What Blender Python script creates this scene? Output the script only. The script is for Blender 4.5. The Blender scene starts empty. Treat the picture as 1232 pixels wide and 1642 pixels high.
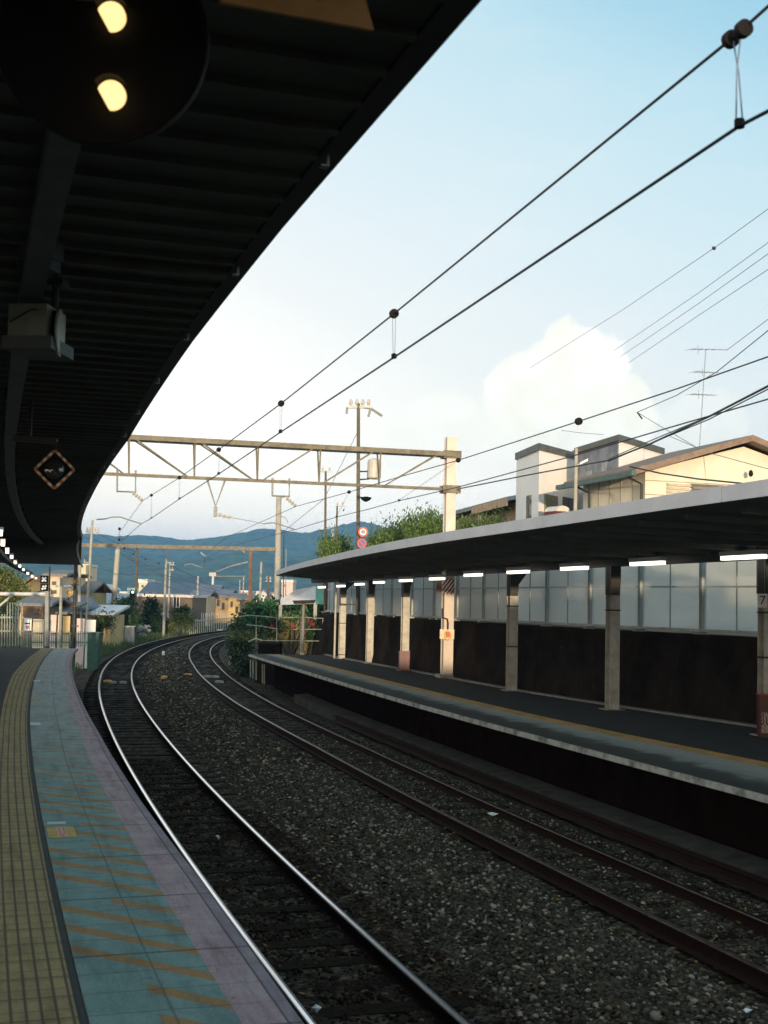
import bpy, bmesh, math, random
import numpy as np
from mathutils import Vector, Matrix
rnd = random.Random(7)
nrs = np.random.RandomState(11)
D = bpy.data
scene = bpy.context.scene
COL = scene.collection
V = Vector

# ------------------------------------------------------------------ camera model (photo is 1232 x 1642)
FPX, HY, ROLL, EYE = 2000.0, 965.0, 0.022, 2.9
PIT = math.atan2(HY - 821.0, FPX)
cr, sr = math.cos(ROLL), math.sin(ROLL)
RIGHT = V((cr, -sr * math.sin(PIT), sr * math.cos(PIT)))
UP = V((-sr, -cr * math.sin(PIT), cr * math.cos(PIT)))
FWD = V((0, math.cos(PIT), math.sin(PIT)))
CAM = V((0, 0, EYE))


def ray(px, py):
    return RIGHT * (px - 616.0) + UP * (821.0 - py) + FWD * FPX


def at(px, py, Y):
    r = ray(px, py)
    return CAM + r * (Y / r.y)


def gr(px, py, z=0.0):
    r = ray(px, py)
    return CAM + r * ((z - EYE) / r.z)


def proj(p):
    d = V(p) - CAM
    k = FPX / d.dot(FWD)
    return 616 + d.dot(RIGHT) * k, 821 - d.dot(UP) * k


# ------------------------------------------------------------------ the curve both tracks follow
_ns = [0, 12, 25, 38, 50, 65, 85, 110, 140]
_k = [.0028, .0031, .0023, .0035, .0040, .0043, .0043, .0041, .0040]
_S = np.arange(0, 200.01, .5)
_kk = np.interp(_S, _ns, _k)
_th = -.3245 + np.concatenate([[0], np.cumsum((_kk[1:] + _kk[:-1]) / 2 * .5)])
_x = 1.4536 + np.concatenate([[0], np.cumsum((np.sin(_th[1:]) + np.sin(_th[:-1])) / 2 * .5)])
_y = 4.798 + np.concatenate([[0], np.cumsum((np.cos(_th[1:]) + np.cos(_th[:-1])) / 2 * .5)])


def head(s):
    return _th[0] + .0026 * s if s < 0 else float(np.interp(s, _S, _th))


def P(s, off, z=0.0):
    th = head(s)
    if s < 0:
        tm = _th[0] + .0013 * s
        x, y = _x[0] + s * math.sin(tm), _y[0] + s * math.cos(tm)
    else:
        x, y = float(np.interp(s, _S, _x)), float(np.interp(s, _S, _y))
    return V((x + off * math.cos(th), y - off * math.sin(th), z))


def tab(s, xs, ys):
    return float(np.interp(s, xs, ys))


def off2(s):
    return tab(s, [-30, 0, 20, 30, 50, 60, 70, 80, 90, 110, 140], [3.85, 3.85, 3.81, 3.66, 3.6, 3.4, 3.15, 2.9, 2.8, 2.85, 3.0])


def offE(s):   # far platform edge
    return tab(s, [-20, 8, 11, 20, 25, 32, 39, 41], [5.4, 5.32, 5.3, 5.15, 5.1, 5.0, 4.75, 4.66])


def offYel(s):
    return tab(s, [-20, 10, 14, 17, 24, 30, 37, 42], [7.2, 6.85, 6.58, 6.45, 6.28, 6.16, 5.9, 5.5])


def offW(s):   # far retaining wall foot
    return tab(s, [-20, 8, 14.8, 18.8, 22.5, 31, 39, 44, 60], [12, 10.5, 9.72, 9.13, 8.72, 8.28, 7.62, 7.4, 7.9])


def offC(s):   # far canopy edge
    return tab(s, [0, 6, 12, 16, 20, 23, 29, 34, 43], [4.3, 4.36, 4.5, 4.5, 4.58, 4.72, 5.02, 5.25, 5.75])


def zC(s):
    return tab(s, [0, 8, 42], [4.02, 4.0, 3.8])


def s_of_px(px, offf, z, s0=0., s1=60.):
    f = lambda s: proj(P(s, offf(s), z))[0] - px
    a, b = s0, s1
    fa = f(a)
    for _ in range(50):
        m = (a + b) / 2
        if (f(m) > 0) == (fa > 0):
            a = m
        else:
            b = m
    return (a + b) / 2


PZ, QZ = 1.1, .92          # near / far platform levels

# ------------------------------------------------------------------ materials
MATS = {}


def mat(name, c1, c2=None, rough=.8, scale=4., metal=0., bump=0., bscale=40., spec=.4, detail=5, lo=.35, hi=.65, island=None):
    if name in MATS:
        return MATS[name]
    m = D.materials.new(name)
    MATS[name] = m
    m.use_nodes = True
    nt = m.node_tree
    n, l = nt.nodes, nt.links
    b = n['Principled BSDF']
    b.inputs['Roughness'].default_value = rough
    b.inputs['Metallic'].default_value = metal
    b.inputs['Specular IOR Level'].default_value = spec
    if c2 is None:
        c2 = tuple(x * .68 for x in c1)
    tc = n.new('ShaderNodeTexCoord')
    no = n.new('ShaderNodeTexNoise')
    no.inputs['Scale'].default_value = scale
    no.inputs['Detail'].default_value = detail
    no.inputs['Roughness'].default_value = .65
    l.new(tc.outputs['Object'], no.inputs['Vector'])
    ra = n.new('ShaderNodeValToRGB')
    ra.color_ramp.elements[0].position = lo
    ra.color_ramp.elements[1].position = hi
    ra.color_ramp.elements[0].color = (*c2, 1)
    ra.color_ramp.elements[1].color = (*c1, 1)
    l.new(no.outputs['Fac'], ra.inputs['Fac'])
    out = ra.outputs['Color']
    if island:
        ge = n.new('ShaderNodeNewGeometry')
        r2 = n.new('ShaderNodeValToRGB')
        cr_ = r2.color_ramp
        while len(cr_.elements) < len(island):
            cr_.elements.new(.5)
        for i, c in enumerate(island):
            cr_.elements[i].position = i / (len(island) - 1)
            cr_.elements[i].color = (*c, 1)
        l.new(ge.outputs['Random Per Island'], r2.inputs['Fac'])
        mx = n.new('ShaderNodeMix')
        mx.data_type = 'RGBA'
        mx.inputs[0].default_value = .75
        l.new(out, mx.inputs[6])
        l.new(r2.outputs['Color'], mx.inputs[7])
        out = mx.outputs[2]
    l.new(out, b.inputs['Base Color'])
    if bump:
        n2 = n.new('ShaderNodeTexNoise')
        n2.inputs['Scale'].default_value = bscale
        n2.inputs['Detail'].default_value = 6
        l.new(tc.outputs['Object'], n2.inputs['Vector'])
        bu = n.new('ShaderNodeBump')
        bu.inputs['Strength'].default_value = bump
        bu.inputs['Distance'].default_value = .02
        l.new(n2.outputs['Fac'], bu.inputs['Height'])
        l.new(bu.outputs['Normal'], b.inputs['Normal'])
    return m


def emis(name, col, st):
    if name in MATS:
        return MATS[name]
    m = mat(name, (.8, .8, .8))
    b = m.node_tree.nodes['Principled BSDF']
    b.inputs['Emission Color'].default_value = (*col, 1)
    b.inputs['Emission Strength'].default_value = st
    return m


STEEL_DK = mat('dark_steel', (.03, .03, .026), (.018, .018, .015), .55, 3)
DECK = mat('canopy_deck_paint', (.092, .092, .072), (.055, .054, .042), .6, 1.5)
GREY_ST = mat('galvanised_steel', (.33, .33, .3), (.2, .2, .18), .5, 6, .3)
TRUSS = mat('weathered_cream_steel', (.18, .155, .10), (.085, .07, .045), .6, 5)
CREAM = mat('cream_painted_steel', (.60, .51, .42), (.48, .41, .34), .5, 3, lo=.3, hi=.7)
POSTM = mat('post_paint', (.44, .43, .37), (.27, .25, .2), .5, 4, lo=.3, hi=.6)
CONC = mat('pale_concrete', (.36, .34, .29), (.22, .21, .18), .85, 5, bump=.25)
CONCP = mat('pole_concrete', (.36, .34, .28), (.26, .24, .2), .85, 3, bump=.1)
DARKC = mat('stained_concrete', (.06, .055, .044), (.02, .018, .015), .9, 2.5, bump=.3, spec=.1)
BLACKP = mat('black_paint', (.012, .010, .010), (.008, .007, .007), .8, 5, spec=.15)
BLACKG = mat('gloss_black', (.006, .005, .005), (.004, .003, .003), .4, 5, spec=.3)
RUST = mat('rusty_rail_side', (.022, .0085, .0055), (.011, .005, .0035), .85, 20, bump=.2, spec=.1)
SHINE = mat('polished_rail_head', (.78, .78, .8), (.66, .66, .68), .13, 30, 1.)
STEELM = mat('dark_rail_shoulder', (.10, .10, .105), (.05, .048, .048), .4, 20, .8)
DULL = mat('worn_rail_head', (.14, .11, .09), (.05, .036, .028), .42, 12, 1.)
WIRE = mat('wire_black', (.02, .022, .025), None, .45, 5)
WIREG = mat('wire_grey', (.13, .15, .17), None, .5, 5)
WHITE = mat('white_paint', (.72, .72, .7), (.55, .55, .53), .5, 4)
PORC = mat('porcelain', (.5, .46, .4), (.3, .28, .24), .3, 30)
ORANGE = mat('orange_paint', (.55, .2, .03), (.4, .13, .02), .6, 6)
YELLOW = mat('yellow_paint', (.62, .42, .05), (.45, .3, .03), .6, 8)
RED = mat('red_paint', (.42, .03, .02), (.25, .02, .015), .45, 5)
FASCIA = mat('grey_fascia_metal', (.47, .49, .52), (.38, .40, .43), .45, 2, lo=.3, hi=.7)
TUBE = emis('lit_fluorescent_tube', (1, .93, .78), 2.4)
GLASS = mat('dark_window_glass', (.03, .04, .045), (.02, .025, .03), .08, 1, spec=.7)


# ------------------------------------------------------------------ mesh builder
class MB:
    def __init__(self):
        self.v, self.f, self.mi, self.m = [], [], [], 0
        self.T = None
        self.uv = None

    def add(self, vs, fs):
        b = len(self.v)
        self.v += [(self.T @ V(p)) if self.T else V(p) for p in vs]
        self.f += [tuple(i + b for i in q) for q in fs]
        self.mi += [self.m] * len(fs)
        return self

    def box(self, x0, x1, y0, y1, z0, z1):
        vs = [(x0, y0, z0), (x1, y0, z0), (x1, y1, z0), (x0, y1, z0), (x0, y0, z1), (x1, y0, z1), (x1, y1, z1), (x0, y1, z1)]
        return self.add(vs, [(3, 2, 1, 0), (4, 5, 6, 7), (0, 1, 5, 4), (1, 2, 6, 5), (2, 3, 7, 6), (3, 0, 4, 7)])

    def hexa(self, b4, t4):
        return self.add(list(b4) + list(t4), [(3, 2, 1, 0), (4, 5, 6, 7), (0, 1, 5, 4), (1, 2, 6, 5), (2, 3, 7, 6), (3, 0, 4, 7)])

    def poly(self, pts):
        return self.add(pts, [tuple(range(len(pts)))])

    def prism(self, pts, ext):
        n = len(pts)
        e = V(ext)
        return self.add([V(p) for p in pts] + [V(p) + e for p in pts],
                        [tuple(range(n))[::-1], tuple(range(n, 2 * n))] + [(i, (i + 1) % n, (i + 1) % n + n, i + n) for i in range(n)])

    def tube(self, pts, r, n=6, r1=None, closed=False):
        pts = [V(p) for p in pts]
        if len(pts) < 2:
            return self
        rings = []
        m = len(pts)
        up = V((0, 0, 1))
        for i, p in enumerate(pts):
            a = pts[max(i - 1, 0)]
            c = pts[min(i + 1, m - 1)]
            t = (c - a).normalized()
            u = t.cross(up)
            if u.length < 1e-3:
                u = t.cross(V((0, 1, 0)))
            u.normalize()
            w = u.cross(t)
            rr = r if r1 is None else r + (r1 - r) * i / (m - 1)
            rings.append([p + (u * math.cos(2 * math.pi * k / n) + w * math.sin(2 * math.pi * k / n)) * rr for k in range(n)])
        vs = [q for g in rings for q in g]
        fs = []
        for i in range(m - 1):
            for k in range(n):
                fs.append((i * n + k, i * n + (k + 1) % n, (i + 1) * n + (k + 1) % n, (i + 1) * n + k))
        fs += [tuple(range(n))[::-1], tuple((m - 1) * n + k for k in range(n))]
        return self.add(vs, fs)

    def bar(self, a, b, w, h, side=None):
        """a rectangular bar from a to b; w across, h in the upright direction"""
        a, b = V(a), V(b)
        t = (b - a).normalized()
        u = V(side) if side is not None else t.cross(V((0, 0, 1)))
        if u.length < 1e-3:
            u = V((1, 0, 0))
        u = (u - t * u.dot(t)).normalized()
        q = u.cross(t)
        c = [(-1, -1), (1, -1), (1, 1), (-1, 1)]
        return self.hexa([a + u * (i * w / 2) + q * (j * h / 2) for i, j in c], [b + u * (i * w / 2) + q * (j * h / 2) for i, j in c])

    def lathe(self, c, axis, prof, n=16):
        """prof: list of (distance along axis, radius)"""
        c, ax = V(c), V(axis).normalized()
        u = ax.cross(V((0, 0, 1)))
        if u.length < 1e-3:
            u = V((1, 0, 0))
        u.normalize()
        w = u.cross(ax)
        vs = []
        for d, r in prof:
            vs += [c + ax * d + (u * math.cos(2 * math.pi * k / n) + w * math.sin(2 * math.pi * k / n)) * r for k in range(n)]
        m = len(prof)
        fs = [(i * n + k, i * n + (k + 1) % n, (i + 1) * n + (k + 1) % n, (i + 1) * n + k) for i in range(m - 1) for k in range(n)]
        fs += [tuple(range(n))[::-1], tuple((m - 1) * n + k for k in range(n))]
        return self.add(vs, fs)

    def sweep(self, prof, ss, mids=None, closed=True, caps=True, zf=None, of=None):
        """prof (off, z) pairs swept along the track curve"""
        n = len(prof)
        vs = []
        for s in ss:
            for o, z in prof:
                vs.append(P(s, o + (of(s) if of else 0), z + (zf(s) if zf else 0)))
        fs, mi = [], []
        kmax = n if closed else n - 1
        for i in range(len(ss) - 1):
            for k in range(kmax):
                fs.append((i * n + k, i * n + (k + 1) % n, (i + 1) * n + (k + 1) % n, (i + 1) * n + k))
                mi.append(mids[k] if mids else self.m)
        if closed and caps:
            fs += [tuple(range(n))[::-1], tuple((len(ss) - 1) * n + k for k in range(n))]
            mi += [mids[0] if mids else self.m] * 2
        b = len(self.v)
        self.v += vs
        self.f += [tuple(i + b for i in q) for q in fs]
        self.mi += mi
        return self

    def build(self, name, mats, parent=None, smooth=False, uvs=None, fix=True, origin=None):
        me = D.meshes.new(name)
        if not isinstance(mats, (list, tuple)):
            mats = [mats]
        if parent is not None:
            root = parent
            o = V(parent['_o'])
        else:
            xs = [p.x for p in self.v]
            ys = [p.y for p in self.v]
            o = V(origin) if origin is not None else V(((min(xs) + max(xs)) / 2, (min(ys) + max(ys)) / 2, min(p.z for p in self.v)))
        me.from_pydata([tuple(p - o) for p in self.v], [], self.f)
        for m in mats:
            me.materials.append(m)
        me.polygons.foreach_set('material_index', self.mi)
        if fix:
            bm = bmesh.new()
            bm.from_mesh(me)
            bmesh.ops.recalc_face_normals(bm, faces=bm.faces)
            bm.to_mesh(me)
            bm.free()
        if uvs is not None:
            ul = me.uv_layers.new(name='uv')
            for lp in me.loops:
                ul.data[lp.index].uv = uvs[lp.vertex_index]
        if smooth:
            me.polygons.foreach_set('use_smooth', [True] * len(me.polygons))
        ob = D.objects.new(name, me)
        COL.objects.link(ob)
        if parent is not None:
            ob.parent = parent
        else:
            ob.location = o
        ob['_o'] = tuple(o)
        return ob


def tag(o, label=None, cat=None, group=None, kind=None):
    if label:
        o['label'] = label
    if cat:
        o['category'] = cat
    if group:
        o['group'] = group
    if kind:
        o['kind'] = kind
    return o


def thing(name, loc, label, cat, group=None, kind=None):
    o = D.objects.new(name, None)
    COL.objects.link(o)
    o.empty_display_size = .1
    o.location = loc
    o['_o'] = tuple(V(loc))
    return tag(o, label, cat, group, kind)


def srange(a, b, d):
    n = max(1, int(round((b - a) / d)))
    return [a + (b - a) * i / n for i in range(n + 1)]


ORD = ['nearest', 'second nearest', 'third nearest', 'fourth nearest', 'fifth nearest', 'sixth nearest', 'seventh nearest', 'eighth nearest', 'ninth nearest', 'tenth nearest', 'farthest']


def text_mesh(txt, size, M, m, parent, name='lettering', depth=.002):
    cu = D.curves.new('lettering', 'FONT')
    cu.body = txt
    cu.size = size
    cu.extrude = depth
    cu.align_x = 'CENTER'
    cu.align_y = 'CENTER'
    tmp = D.objects.new('tmp_text', cu)
    COL.objects.link(tmp)
    dg = bpy.context.evaluated_depsgraph_get()
    me = D.meshes.new_from_object(tmp.evaluated_get(dg))
    D.objects.remove(tmp)
    o = V(parent['_o'])
    me.transform(Matrix.Translation(-o) @ M)
    me.materials.clear()
    me.materials.append(m)
    ob = D.objects.new(name, me)
    COL.objects.link(ob)
    ob.parent = parent
    ob['_o'] = tuple(o)
    return ob


def frame(o, right, up):
    """matrix whose local x = right, y = up, z = towards the viewer"""
    r = V(right).normalized()
    u = V(up)
    u = (u - r * u.dot(r)).normalized()
    w = r.cross(u)
    return Matrix(((r.x, u.x, w.x, o[0]), (r.y, u.y, w.y, o[1]), (r.z, u.z, w.z, o[2]), (0, 0, 0, 1)))



# ------------------------------------------------------------------ camera, sun, sky
cam = D.cameras.new('camera')
cam.sensor_fit = 'VERTICAL'
cam.sensor_height = 36
cam.sensor_width = 27
cam.lens = FPX / 1642 * 36
cam.clip_end = 9000
cam.clip_start = .05
cam.dof.use_dof = True
cam.dof.focus_distance = 38
cam.dof.aperture_fstop = 5.0
co = D.objects.new('camera', cam)
COL.objects.link(co)
co.matrix_world = Matrix(((RIGHT.x, UP.x, -FWD.x, 0), (RIGHT.y, UP.y, -FWD.y, 0), (RIGHT.z, UP.z, -FWD.z, EYE), (0, 0, 0, 1)))
scene.camera = co

SUN_AZ, SUN_EL = math.radians(7), math.radians(2.1)      # behind the camera, a little to the right, almost setting
sdir = V((math.sin(SUN_AZ) * math.cos(SUN_EL), -math.cos(SUN_AZ) * math.cos(SUN_EL), math.sin(SUN_EL)))
sun = D.lights.new('sun', 'SUN')
sun.energy = 4.8
sun.angle = math.radians(.5)
sun.color = (1, .77, .52)
so = D.objects.new('sun', sun)
COL.objects.link(so)
so.rotation_euler = sdir.to_track_quat('Z', 'Y').to_euler()
so.location = (20, -40, 30)

w = D.worlds.new('World')
scene.world = w
w.use_nodes = True
nt = w.node_tree
N, L = nt.nodes, nt.links
bg = N['Background']


def mth(nt_, op, a, b=None, c=None, clamp=False):
    q = nt_.nodes.new('ShaderNodeMath')
    q.operation = op
    q.use_clamp = clamp
    for i, x in enumerate((a, b, c)):
        if x is None:
            continue
        if isinstance(x, (int, float)):
            q.inputs[i].default_value = x
        else:
            nt_.links.new(x, q.inputs[i])
    return q.outputs[0]


def mixc(nt_, f, a, b, mode='MIX'):
    q = nt_.nodes.new('ShaderNodeMix')
    q.data_type = 'RGBA'
    q.blend_type = mode
    for i, x in ((0, f), (6, a), (7, b)):
        if isinstance(x, (int, float)):
            q.inputs[i].default_value = x
        elif isinstance(x, tuple):
            q.inputs[i].default_value = (*x, 1)
        else:
            nt_.links.new(x, q.inputs[i])
    return q.outputs[2]


def ramp(nt_, f, stops, ease='LINEAR'):
    q = nt_.nodes.new('ShaderNodeValToRGB')
    e = q.color_ramp
    e.interpolation = ease
    while len(e.elements) < len(stops):
        e.elements.new(.5)
    for i, (p, c) in enumerate(stops):
        e.elements[i].position = p
        e.elements[i].color = (*c, 1) if isinstance(c, tuple) else (c, c, c, 1)
    nt_.links.new(f, q.inputs[0])
    return q.outputs[0]


sky = N.new('ShaderNodeTexSky')
sky.sky_type = 'NISHITA'
sky.sun_disc = False
sky.sun_elevation = SUN_EL
sky.sun_rotation = math.pi - SUN_AZ
sky.air_density = 1.0
sky.dust_density = 1.5
tc = N.new('ShaderNodeTexCoord')
sep = N.new('ShaderNodeSeparateXYZ')
L.new(tc.outputs['Generated'], sep.inputs[0])
zz = mth(nt, 'ADD', sep.outputs['Z'], mth(nt, 'MULTIPLY', sep.outputs['X'], .4))
grad = ramp(nt, zz, [(0, (1.02, .93, .82)), (.06, (1.02, .96, .87)), (.13, (.90, .855, .79)), (.21, (.70, .695, .68)), (.31, (.575, .635, .66)), (.40, (.47, .59, .635)), (.47, (.37, .54, .61)), (.54, (.225, .44, .56)), (.75, (.24, .36, .43)), (1, (.26, .34, .38))])
# thin high cloud that breaks the gradient
mp = N.new('ShaderNodeMapping')
mp.inputs['Scale'].default_value = (3, 3, 11)
L.new(tc.outputs['Generated'], mp.inputs[0])
n1 = N.new('ShaderNodeTexNoise')
n1.inputs['Scale'].default_value = 2.2
n1.inputs['Detail'].default_value = 7
n1.inputs['Roughness'].default_value = .6
L.new(mp.outputs[0], n1.inputs['Vector'])
wisp = ramp(nt, n1.outputs['Fac'], [(.45, 0.), (.7, 1.)], 'EASE')
grad = mixc(nt, mth(nt, 'MULTIPLY', wisp, mth(nt, 'MULTIPLY', .35, ramp(nt, sep.outputs['Z'], [(.0, 1.), (.35, .25), (1, .3)]))), grad, (.74, .70, .66))
# the cumulus
n2 = N.new('ShaderNodeTexNoise')
n2.inputs['Scale'].default_value = 26
n2.inputs['Detail'].default_value = 8
n2.inputs['Roughness'].default_value = .55
L.new(tc.outputs['Generated'], n2.inputs['Vector'])
dist = None
for px, py, r, k in ((918, 622, 104, 1.), (835, 640, 66, 1.), (965, 665, 88, 1.), (885, 690, 115, .9), (720, 700, 80, .6), (660, 715, 50, .45), (1130, 690, 70, .35)):
    d = ray(px, py).normalized()
    sb = N.new('ShaderNodeVectorMath')
    sb.operation = 'DISTANCE'
    L.new(tc.outputs['Generated'], sb.inputs[0])
    sb.inputs[1].default_value = d
    q = mth(nt, 'SUBTRACT', 1.0, mth(nt, 'DIVIDE', sb.outputs['Value'], r / 2000.))
    q = mth(nt, 'ADD', q, mth(nt, 'MULTIPLY', mth(nt, 'SUBTRACT', n2.outputs['Fac'], .5), .95))
    q = mth(nt, 'MULTIPLY', ramp(nt, q, [(.0, 0.), (.16, 1.)], 'EASE'), k)
    dist = q if dist is None else mth(nt, 'MAXIMUM', dist, q)
fade = ramp(nt, sep.outputs['Z'], [(.10, .25), (.145, 1.)])
cl = mth(nt, 'MULTIPLY', dist, fade)
n3 = N.new('ShaderNodeTexNoise')
n3.inputs['Scale'].default_value = 45
n3.inputs['Detail'].default_value = 5
L.new(tc.outputs['Generated'], n3.inputs['Vector'])
ccol = ramp(nt, n3.outputs['Fac'], [(.35, (.80, .76, .66)), (.62, (.86, .84, .77))])
grad = mixc(nt, cl, grad, ccol)
sk = mixc(nt, 1., sky.outputs['Color'], (.055, .055, .055), 'MULTIPLY')
low = ramp(nt, mth(nt, 'ADD', sep.outputs['Z'], .02), [(0, 0.25), (.02, 1.)])
fin = mixc(nt, 1., grad, low, 'MULTIPLY')
# the sunset glow behind the viewpoint
glow = ramp(nt, mth(nt, 'MULTIPLY', sep.outputs['Y'], -1.), [(.1, (1.05, 1.05, 1.05)), (.55, (1.75, 1.75, 1.75)), (1., (2.3, 2.3, 2.3))])
fin = mixc(nt, 1., fin, glow, 'MULTIPLY')
fin = mixc(nt, 1., fin, sk, 'ADD')
L.new(fin, bg.inputs['Color'])
bg.inputs['Strength'].default_value = 1.28
scene.view_settings.view_transform = 'Standard'
scene.view_settings.look = 'None'
scene.view_settings.exposure = 0
scene.view_settings.gamma = 1
scene.cycles.use_denoising = True
scene.cycles.max_bounces = 6
scene.cycles.volume_bounces = 0
scene.cycles.sample_clamp_indirect = 4

# ------------------------------------------------------------------ the air
hz = MB().box(-2600, 2600, -70, 3400, -4, 165).build('haze', D.materials.new('haze_air'), fix=False)
hm = D.materials['haze_air']
hm.use_nodes = True
hm.node_tree.nodes.clear()
ho = hm.node_tree.nodes.new('ShaderNodeOutputMaterial')
hv = hm.node_tree.nodes.new('ShaderNodeVolumePrincipled')
hv.inputs['Color'].default_value = (.22, .54, .95, 1)
hv.inputs['Density'].default_value = .00028
hv.inputs['Anisotropy'].default_value = 0
hm.node_tree.links.new(hv.outputs[0], ho.inputs['Volume'])
tag(hz, kind='stuff')

# ------------------------------------------------------------------ ground
gm = mat('dry_earth', (.10, .085, .055), (.05, .05, .032), .95, .4, bump=.4, bscale=6)
MB().add([(-3000, -60, -.62), (3000, -60, -.62), (3000, 3300, -.62), (-3000, 3300, -.62)], [(0, 1, 2, 3)]).build('ground', gm)['kind'] = 'structure'


def grid_mesh(name, svals, offs, zf, m, jit=0., parent=None):
    vs, fs = [], []
    n = len(offs)
    for s in svals:
        o2 = off2(s)
        for j, (base, o) in enumerate(offs):
            off = o + (o2 if base else 0)
            z = zf(s, base, o) + (nrs.uniform(-jit, jit) if jit else 0)
            vs.append(P(s, off, z))
    for i in range(len(svals) - 1):
        for j in range(n - 1):
            fs.append((i * n + j, i * n + j + 1, (i + 1) * n + j + 1, (i + 1) * n + j))
    mb = MB()
    mb.add(vs, fs)
    return mb.build(name, m, fix=False)


def bedz(s, base, o):
    if not base:
        z = tab(o, [-4.5, -2.4, -1.6, -1.1, -.8, .8, 1.2, 1.7, 2.0], [-.55, -.42, -.3, -.22, -.168, -.168, -.15, -.07, -.05])
    else:
        z = tab(o, [-1.9, -1.3, -.85, .85, 1.3, 2.2, 3.2], [-.04, -.06, -.158, -.165, -.2, -.33, -.5])
    return z


bm_ = D.materials.new('ballast_bed')
bm_.use_nodes = True
t_ = bm_.node_tree
bs = t_.nodes['Principled BSDF']
bs.inputs['Roughness'].default_value = .9
bs.inputs['Specular IOR Level'].default_value = .08
tcb = t_.nodes.new('ShaderNodeTexCoord')
vo = t_.nodes.new('ShaderNodeTexVoronoi')
vo.inputs['Scale'].default_value = 20
t_.links.new(tcb.outputs['Object'], vo.inputs['Vector'])
nb = t_.nodes.new('ShaderNodeTexNoise')
nb.inputs['Scale'].default_value = 1.1
t_.links.new(tcb.outputs['Object'], nb.inputs['Vector'])
c_ = ramp(t_, vo.outputs['Color'], [(.15, (.012, .009, .006)), (.6, (.048, .039, .027)), (.95, (.14, .12, .088))])
c_ = mixc(t_, 1., c_, ramp(t_, nb.outputs['Fac'], [(.3, (.6, .55, .5)), (.7, (1.1, 1.1, 1.05))]), 'MULTIPLY')
t_.links.new(c_, bs.inputs['Base Color'])
bp = t_.nodes.new('ShaderNodeBump')
bp.inputs['Strength'].default_value = 1
bp.inputs['Distance'].default_value = .03
bp.invert = True
t_.links.new(vo.outputs['Distance'], bp.inputs['Height'])
t_.links.new(bp.outputs[0], bs.inputs['Normal'])
offs = [(0, o) for o in np.arange(-4.5, 1.81, .15)] + [(1, o) for o in np.arange(-1.9, 3.2, .15)]
sv = [-14, -10, -7] + list(np.arange(-5, 32, .22)) + list(np.arange(32, 60, .6)) + list(np.arange(60, 175, 2.))
bed = grid_mesh('ballast_bed', sv, offs, bedz, bm_, .014)
tag(bed, kind='structure')

# loose stones of the ballast (nobody could count them)
ico = bmesh.new()
bmesh.ops.create_icosphere(ico, subdivisions=1, radius=1)
IV = np.array([v.co[:] for v in ico.verts])
IF = np.array([[v.index for v in f.verts] for f in ico.faces])
ico.free()


def stones(name, pts, rads, m, flat=.7, label=None):
    n = len(pts)
    pts = np.array(pts)
    rads = np.array(rads)
    ang = nrs.uniform(0, 2 * np.pi, (n, 3))
    sc = nrs.uniform(.6, 1.25, (n, 1, 3)) * rads[:, None, None]
    sc[:, :, 2] *= flat
    jit = 1 + nrs.uniform(-.28, .28, (n, len(IV), 1))
    v = IV[None] * jit * sc
    ca, sa = np.cos(ang[:, 0])[:, None], np.sin(ang[:, 0])[:, None]
    x, y, z = v[..., 0] * ca - v[..., 1] * sa, v[..., 0] * sa + v[..., 1] * ca, v[..., 2]
    tx = nrs.uniform(-.6, .6, (n, 1))
    y, z = y * np.cos(tx) - z * np.sin(tx), y * np.sin(tx) + z * np.cos(tx)
    v = np.stack([x, y, z], -1) + pts[:, None]
    v = v.reshape(-1, 3)
    f = (IF[None] + (np.arange(n) * len(IV))[:, None, None]).reshape(-1, 3)
    me = D.meshes.new(name)
    me.vertices.add(len(v))
    me.vertices.foreach_set('co', v.astype(np.float32).ravel())
    me.loops.add(f.size)
    me.loops.foreach_set('vertex_index', f.astype(np.int32).ravel())
    me.polygons.add(len(f))
    me.polygons.foreach_set('loop_start', np.arange(0, f.size, 3, dtype=np.int32))
    me.polygons.foreach_set('loop_total', np.full(len(f), 3, np.int32))
    me.update(calc_edges=True)
    me.materials.append(m)
    o = D.objects.new(name, me)
    COL.objects.link(o)
    return o


STONE = mat('ballast_stone', (.05, .042, .03), (.022, .018, .013), .85, 30, spec=.15, island=[(.006, .0045, .003), (.016, .0125, .009), (.027, .021, .013), (.047, .038, .026), (.072, .051, .029), (.036, .032, .025), (.105, .087, .06), (.36, .31, .23)])
BROWNST = mat('brown_track_stone', (.022, .014, .009), (.011, .007, .005), .9, 30, spec=.06, island=[(.007, .004, .003), (.013, .008, .005), (.020, .012, .007), (.032, .02, .012), (.08, .055, .03)])
pts, rad, bpts, brad = [], [], [], []


def scat(s0, s1, base, o0, o1, dens, r0, r1, brown=False, sink=.3):
    w_ = o1 - o0
    for _ in range(int((s1 - s0) * w_ * dens)):
        s = rnd.uniform(s0, s1)
        o = rnd.uniform(o0, o1)
        off = o + (off2(s) if base else 0)
        r = rnd.uniform(r0, r1) * (1.35 if rnd.random() < .07 else 1)
        (bpts if brown else pts).append(P(s, off, bedz(s, base, o) + r * sink)[:])
        (brad if brown else rad).append(r)


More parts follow.
